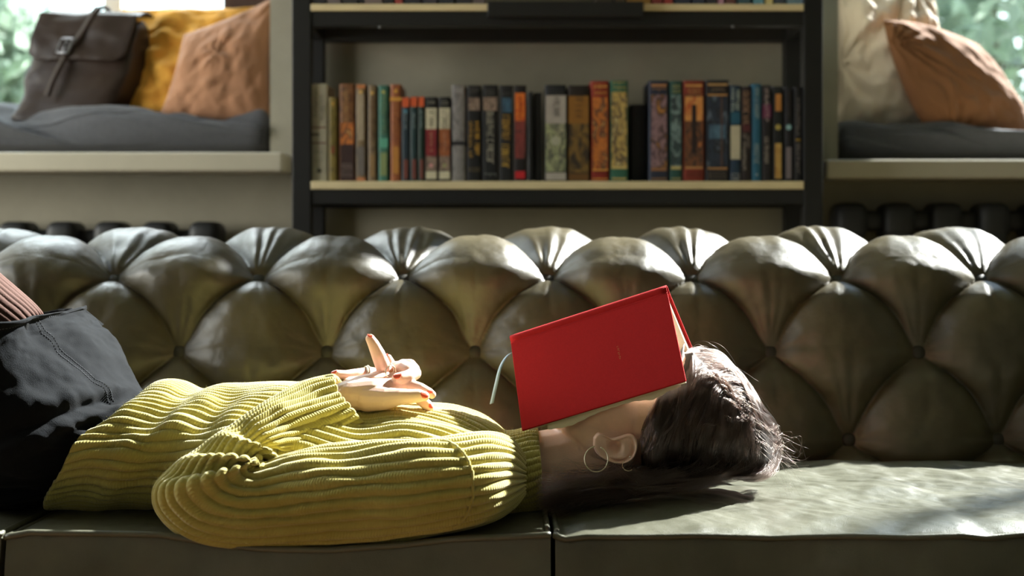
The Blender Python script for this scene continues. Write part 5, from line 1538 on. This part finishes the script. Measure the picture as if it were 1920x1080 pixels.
# ------------------------------------------------------------------ the red book lying open on the face
def red_book():
    sp_l, sp_r = P(960, 638, 1.890), P(1252, 544, 1.836)          # spine line
    nb_l, nb_r = P(999, 808, 1.802), P(1304, 712, 1.748)          # lower edge of the near cover
    # squared up
    u = sp_r - sp_l; Lb = np.linalg.norm(u); u /= Lb
    d1 = (nb_l - sp_l + nb_r - sp_r) / 2; d1 -= u * (d1 @ u); Wb = np.linalg.norm(d1); d1 /= Wb
    n1 = np.cross(u, d1); n1 = n1 if n1[1] < 0 else -n1
    # far cover falls away behind, mirrored about the vertical through the spine
    d2 = d1 * np.array([1, -0.62, 1.0]); d2 -= u * (d2 @ u); d2 /= np.linalg.norm(d2)
    n2 = np.cross(u, d2); n2 = n2 if n2[1] > 0 else -n2
    root = thing('open_book', tuple((sp_l + sp_r) / 2), 'red clothbound book lying open and face down over the sleeper\'s face', 'book')
    sk_ = (nb_l + nb_r) / 2 - ((sp_l + sp_r) / 2 + d1 * Wb)        # slight shear of the photo is left out
    T = 0.0030
    def slab(name, o, dx, dn, x0, x1, w0, w1, n0, n1_, m, bev=0.0008):
        bm = bmesh.new()
        M_ = Matrix(((u[0], dx[0], dn[0], o[0]), (u[1], dx[1], dn[1], o[1]), (u[2], dx[2], dn[2], o[2]), (0, 0, 0, 1)))
        add_box(bm, x0, x1, w0, w1, n0, n1_, bev, 2, M_)
        bmesh.ops.recalc_face_normals(bm, faces=bm.faces)
        return link(name, bm_mesh(name, bm), m, root)
    sp_t = 0.0075                                                   # half of the spine's width at the ridge
    gap = 0.008                                                     # joint groove
    o1 = sp_l + n1 * sp_t * 0.9; o2 = sp_l + n2 * sp_t * 0.9
    slab('front_cover', o1, d1, n1, 0, Lb, gap, Wb, -T, 0, M_red)
    slab('back_cover', o2, d2, n2, 0, Lb, gap, Wb * 0.98, -T, 0, M_red)
    # cloth joint and rounded spine in one strip
    prof_ = []
    pr_ = [o1 + d1 * (gap + 0.001) - n1 * 0.0004, o1 + d1 * (gap - 0.0015) - n1 * 0.0016, o1 + d1 * (gap * 0.45) - n1 * 0.0002, o1 - d1 * 0.0005 + n1 * 0.0004]
    pl_ = [o2 - d2 * 0.0005 + n2 * 0.0004, o2 + d2 * (gap * 0.45) - n2 * 0.0002, o2 + d2 * (gap - 0.0015) - n2 * 0.0016, o2 + d2 * (gap + 0.001) - n2 * 0.0004]
    top_ = [(pr_[-1] + pl_[0]) / 2 - (d1 + d2) / 2 * 0.0022]
    strip = catmull(np.array(pr_ + top_ + pl_), 30)
    G = np.stack([strip + u * t for t in np.linspace(0, Lb, 24)])
    o = link('book_spine', grid_mesh('book_spine', G), M_red, root)
    sm = o.modifiers.new('t', 'SOLIDIFY'); sm.thickness = 0.0016; sm.offset = 0
    # two halves of the text block, fanned: stacks of thin leaves
    for dx, nn, oo, sgn in ((d1, n1, o1, 1), (d2, n2, o2, -1)):
        for k in range(7):
            a = 0.012 * k + 0.004 * math.sin(k * 2.3)
            dk = dx * math.cos(a) - nn * math.sin(a); nk = nn * math.cos(a) + dx * math.sin(a)
            slab('page_leaf', oo - nn * (T + 0.0002), dk, nk, 0.004, Lb - 0.004, gap * 0.6, Wb - 0.0045 - 0.0006 * k, -0.0011 * (k + 1), -0.0011 * k - 0.0001, M_page, 0)
    # last loose leaf, curling out under the near cover's lower edge
    na = 40
    us = np.linspace(0.030, Lb - 0.012, na)
    G = []
    for i, a in enumerate(us):
        f = (a - us[0]) / (us[-1] - us[0])
        ext = 0.0075 * np.exp(-((f - 0.16) / 0.17) ** 2) + 0.006 * np.exp(-((f - 0.80) / 0.09) ** 2) + 0.0006 * math.sin(i * 1.9) - 0.0015
        G.append([o1 + u * a + d1 * w - n1 * (T + 0.010 + 0.5 * (Wb - w) * 0.06) for w in np.linspace(Wb * 0.55, Wb + ext, 8)])
    o = link('loose_leaf', grid_mesh('loose_leaf', np.array(G)), M_page, root)
    sm = o.modifiers.new('t', 'SOLIDIFY'); sm.thickness = 0.0004
    # stamped title, too small to read
    bm = bmesh.new()
    rr = random.Random(3)
    c = P(1150, 642, 1.8); ku = (c - o1) @ u
    st = 0.00028
    for i in range(7):
        M_ = Matrix(((u[0], d1[0], n1[0], o1[0]), (u[1], d1[1], n1[1], o1[1]), (u[2], d1[2], n1[2], o1[2]), (0, 0, 0, 1)))
        w0 = Wb * 0.45 + i * 0.0030
        add_box(bm, ku, ku + 0.0024, w0, w0 + st, 0.00003, 0.0001, M=M_)
        if i % 2: add_box(bm, ku, ku + 0.0024, w0 + 0.0016, w0 + 0.0016 + st, 0.00003, 0.0001, M=M_)
        q = rr.choice([0.0, 0.0012, 0.0021])
        add_box(bm, ku + q, ku + q + st, w0, w0 + 0.0018, 0.00003, 0.0001, M=M_)
    link('lettering', bm_mesh('lettering', bm), M_gold, root)['kind'] = 'stuff'
    # marker ribbon hanging from the foot of the spine
    rp = catmull(np.array([P(976, 664, 1.905), P(962, 661, 1.895), P(949, 670, 1.875), (P(938, 690, 1.86)), P(930, 722, 1.852), P(922, 757, 1.85)]), 40)
    wv = np.array([0.0022, -0.0012, 0.0008])
    G = np.stack([rp - wv, rp + wv], 1)
    wid = np.linspace(0.75, 1.15, 40)[:, None, None]
    G = rp[:, None] + (G - rp[:, None]) * wid
    o = link('ribbon_marker', grid_mesh('ribbon_marker', G), M_ribbon, root)
    sm = o.modifiers.new('t', 'SOLIDIFY'); sm.thickness = 0.0004
    # frayed cloth fibres along the ridge
    st_ = []
    for k in range(260):
        p_ = sp_l + u * (rng.random() * Lb) - (d1 + d2) / 2 * 0.0030 + n1 * rng.normal() * 0.002
        d_ = -(d1 + d2) / 2 + rng.normal(size=3) * 0.6; d_ /= np.linalg.norm(d_)
        l = 0.0012 + 0.0035 * rng.random() ** 2
        st_.append(np.array([p_ - d_ * 0.001, p_ + d_ * l * 0.5, p_ + d_ * l + rng.normal(size=3) * 0.0006]))
    for k in range(80):
        p_ = o1 + u * Lb + d1 * (rng.random() * Wb); d_ = u + rng.normal(size=3) * 0.5; d_ /= np.linalg.norm(d_)
        l = 0.0008 + 0.0018 * rng.random()
        st_.append(np.array([p_ - d_ * 0.0006, p_ + d_ * l * 0.5, p_ + d_ * l]))
    hair_curves('frayed_fibre', st_, 0.00006, M_red, root)
red_book()
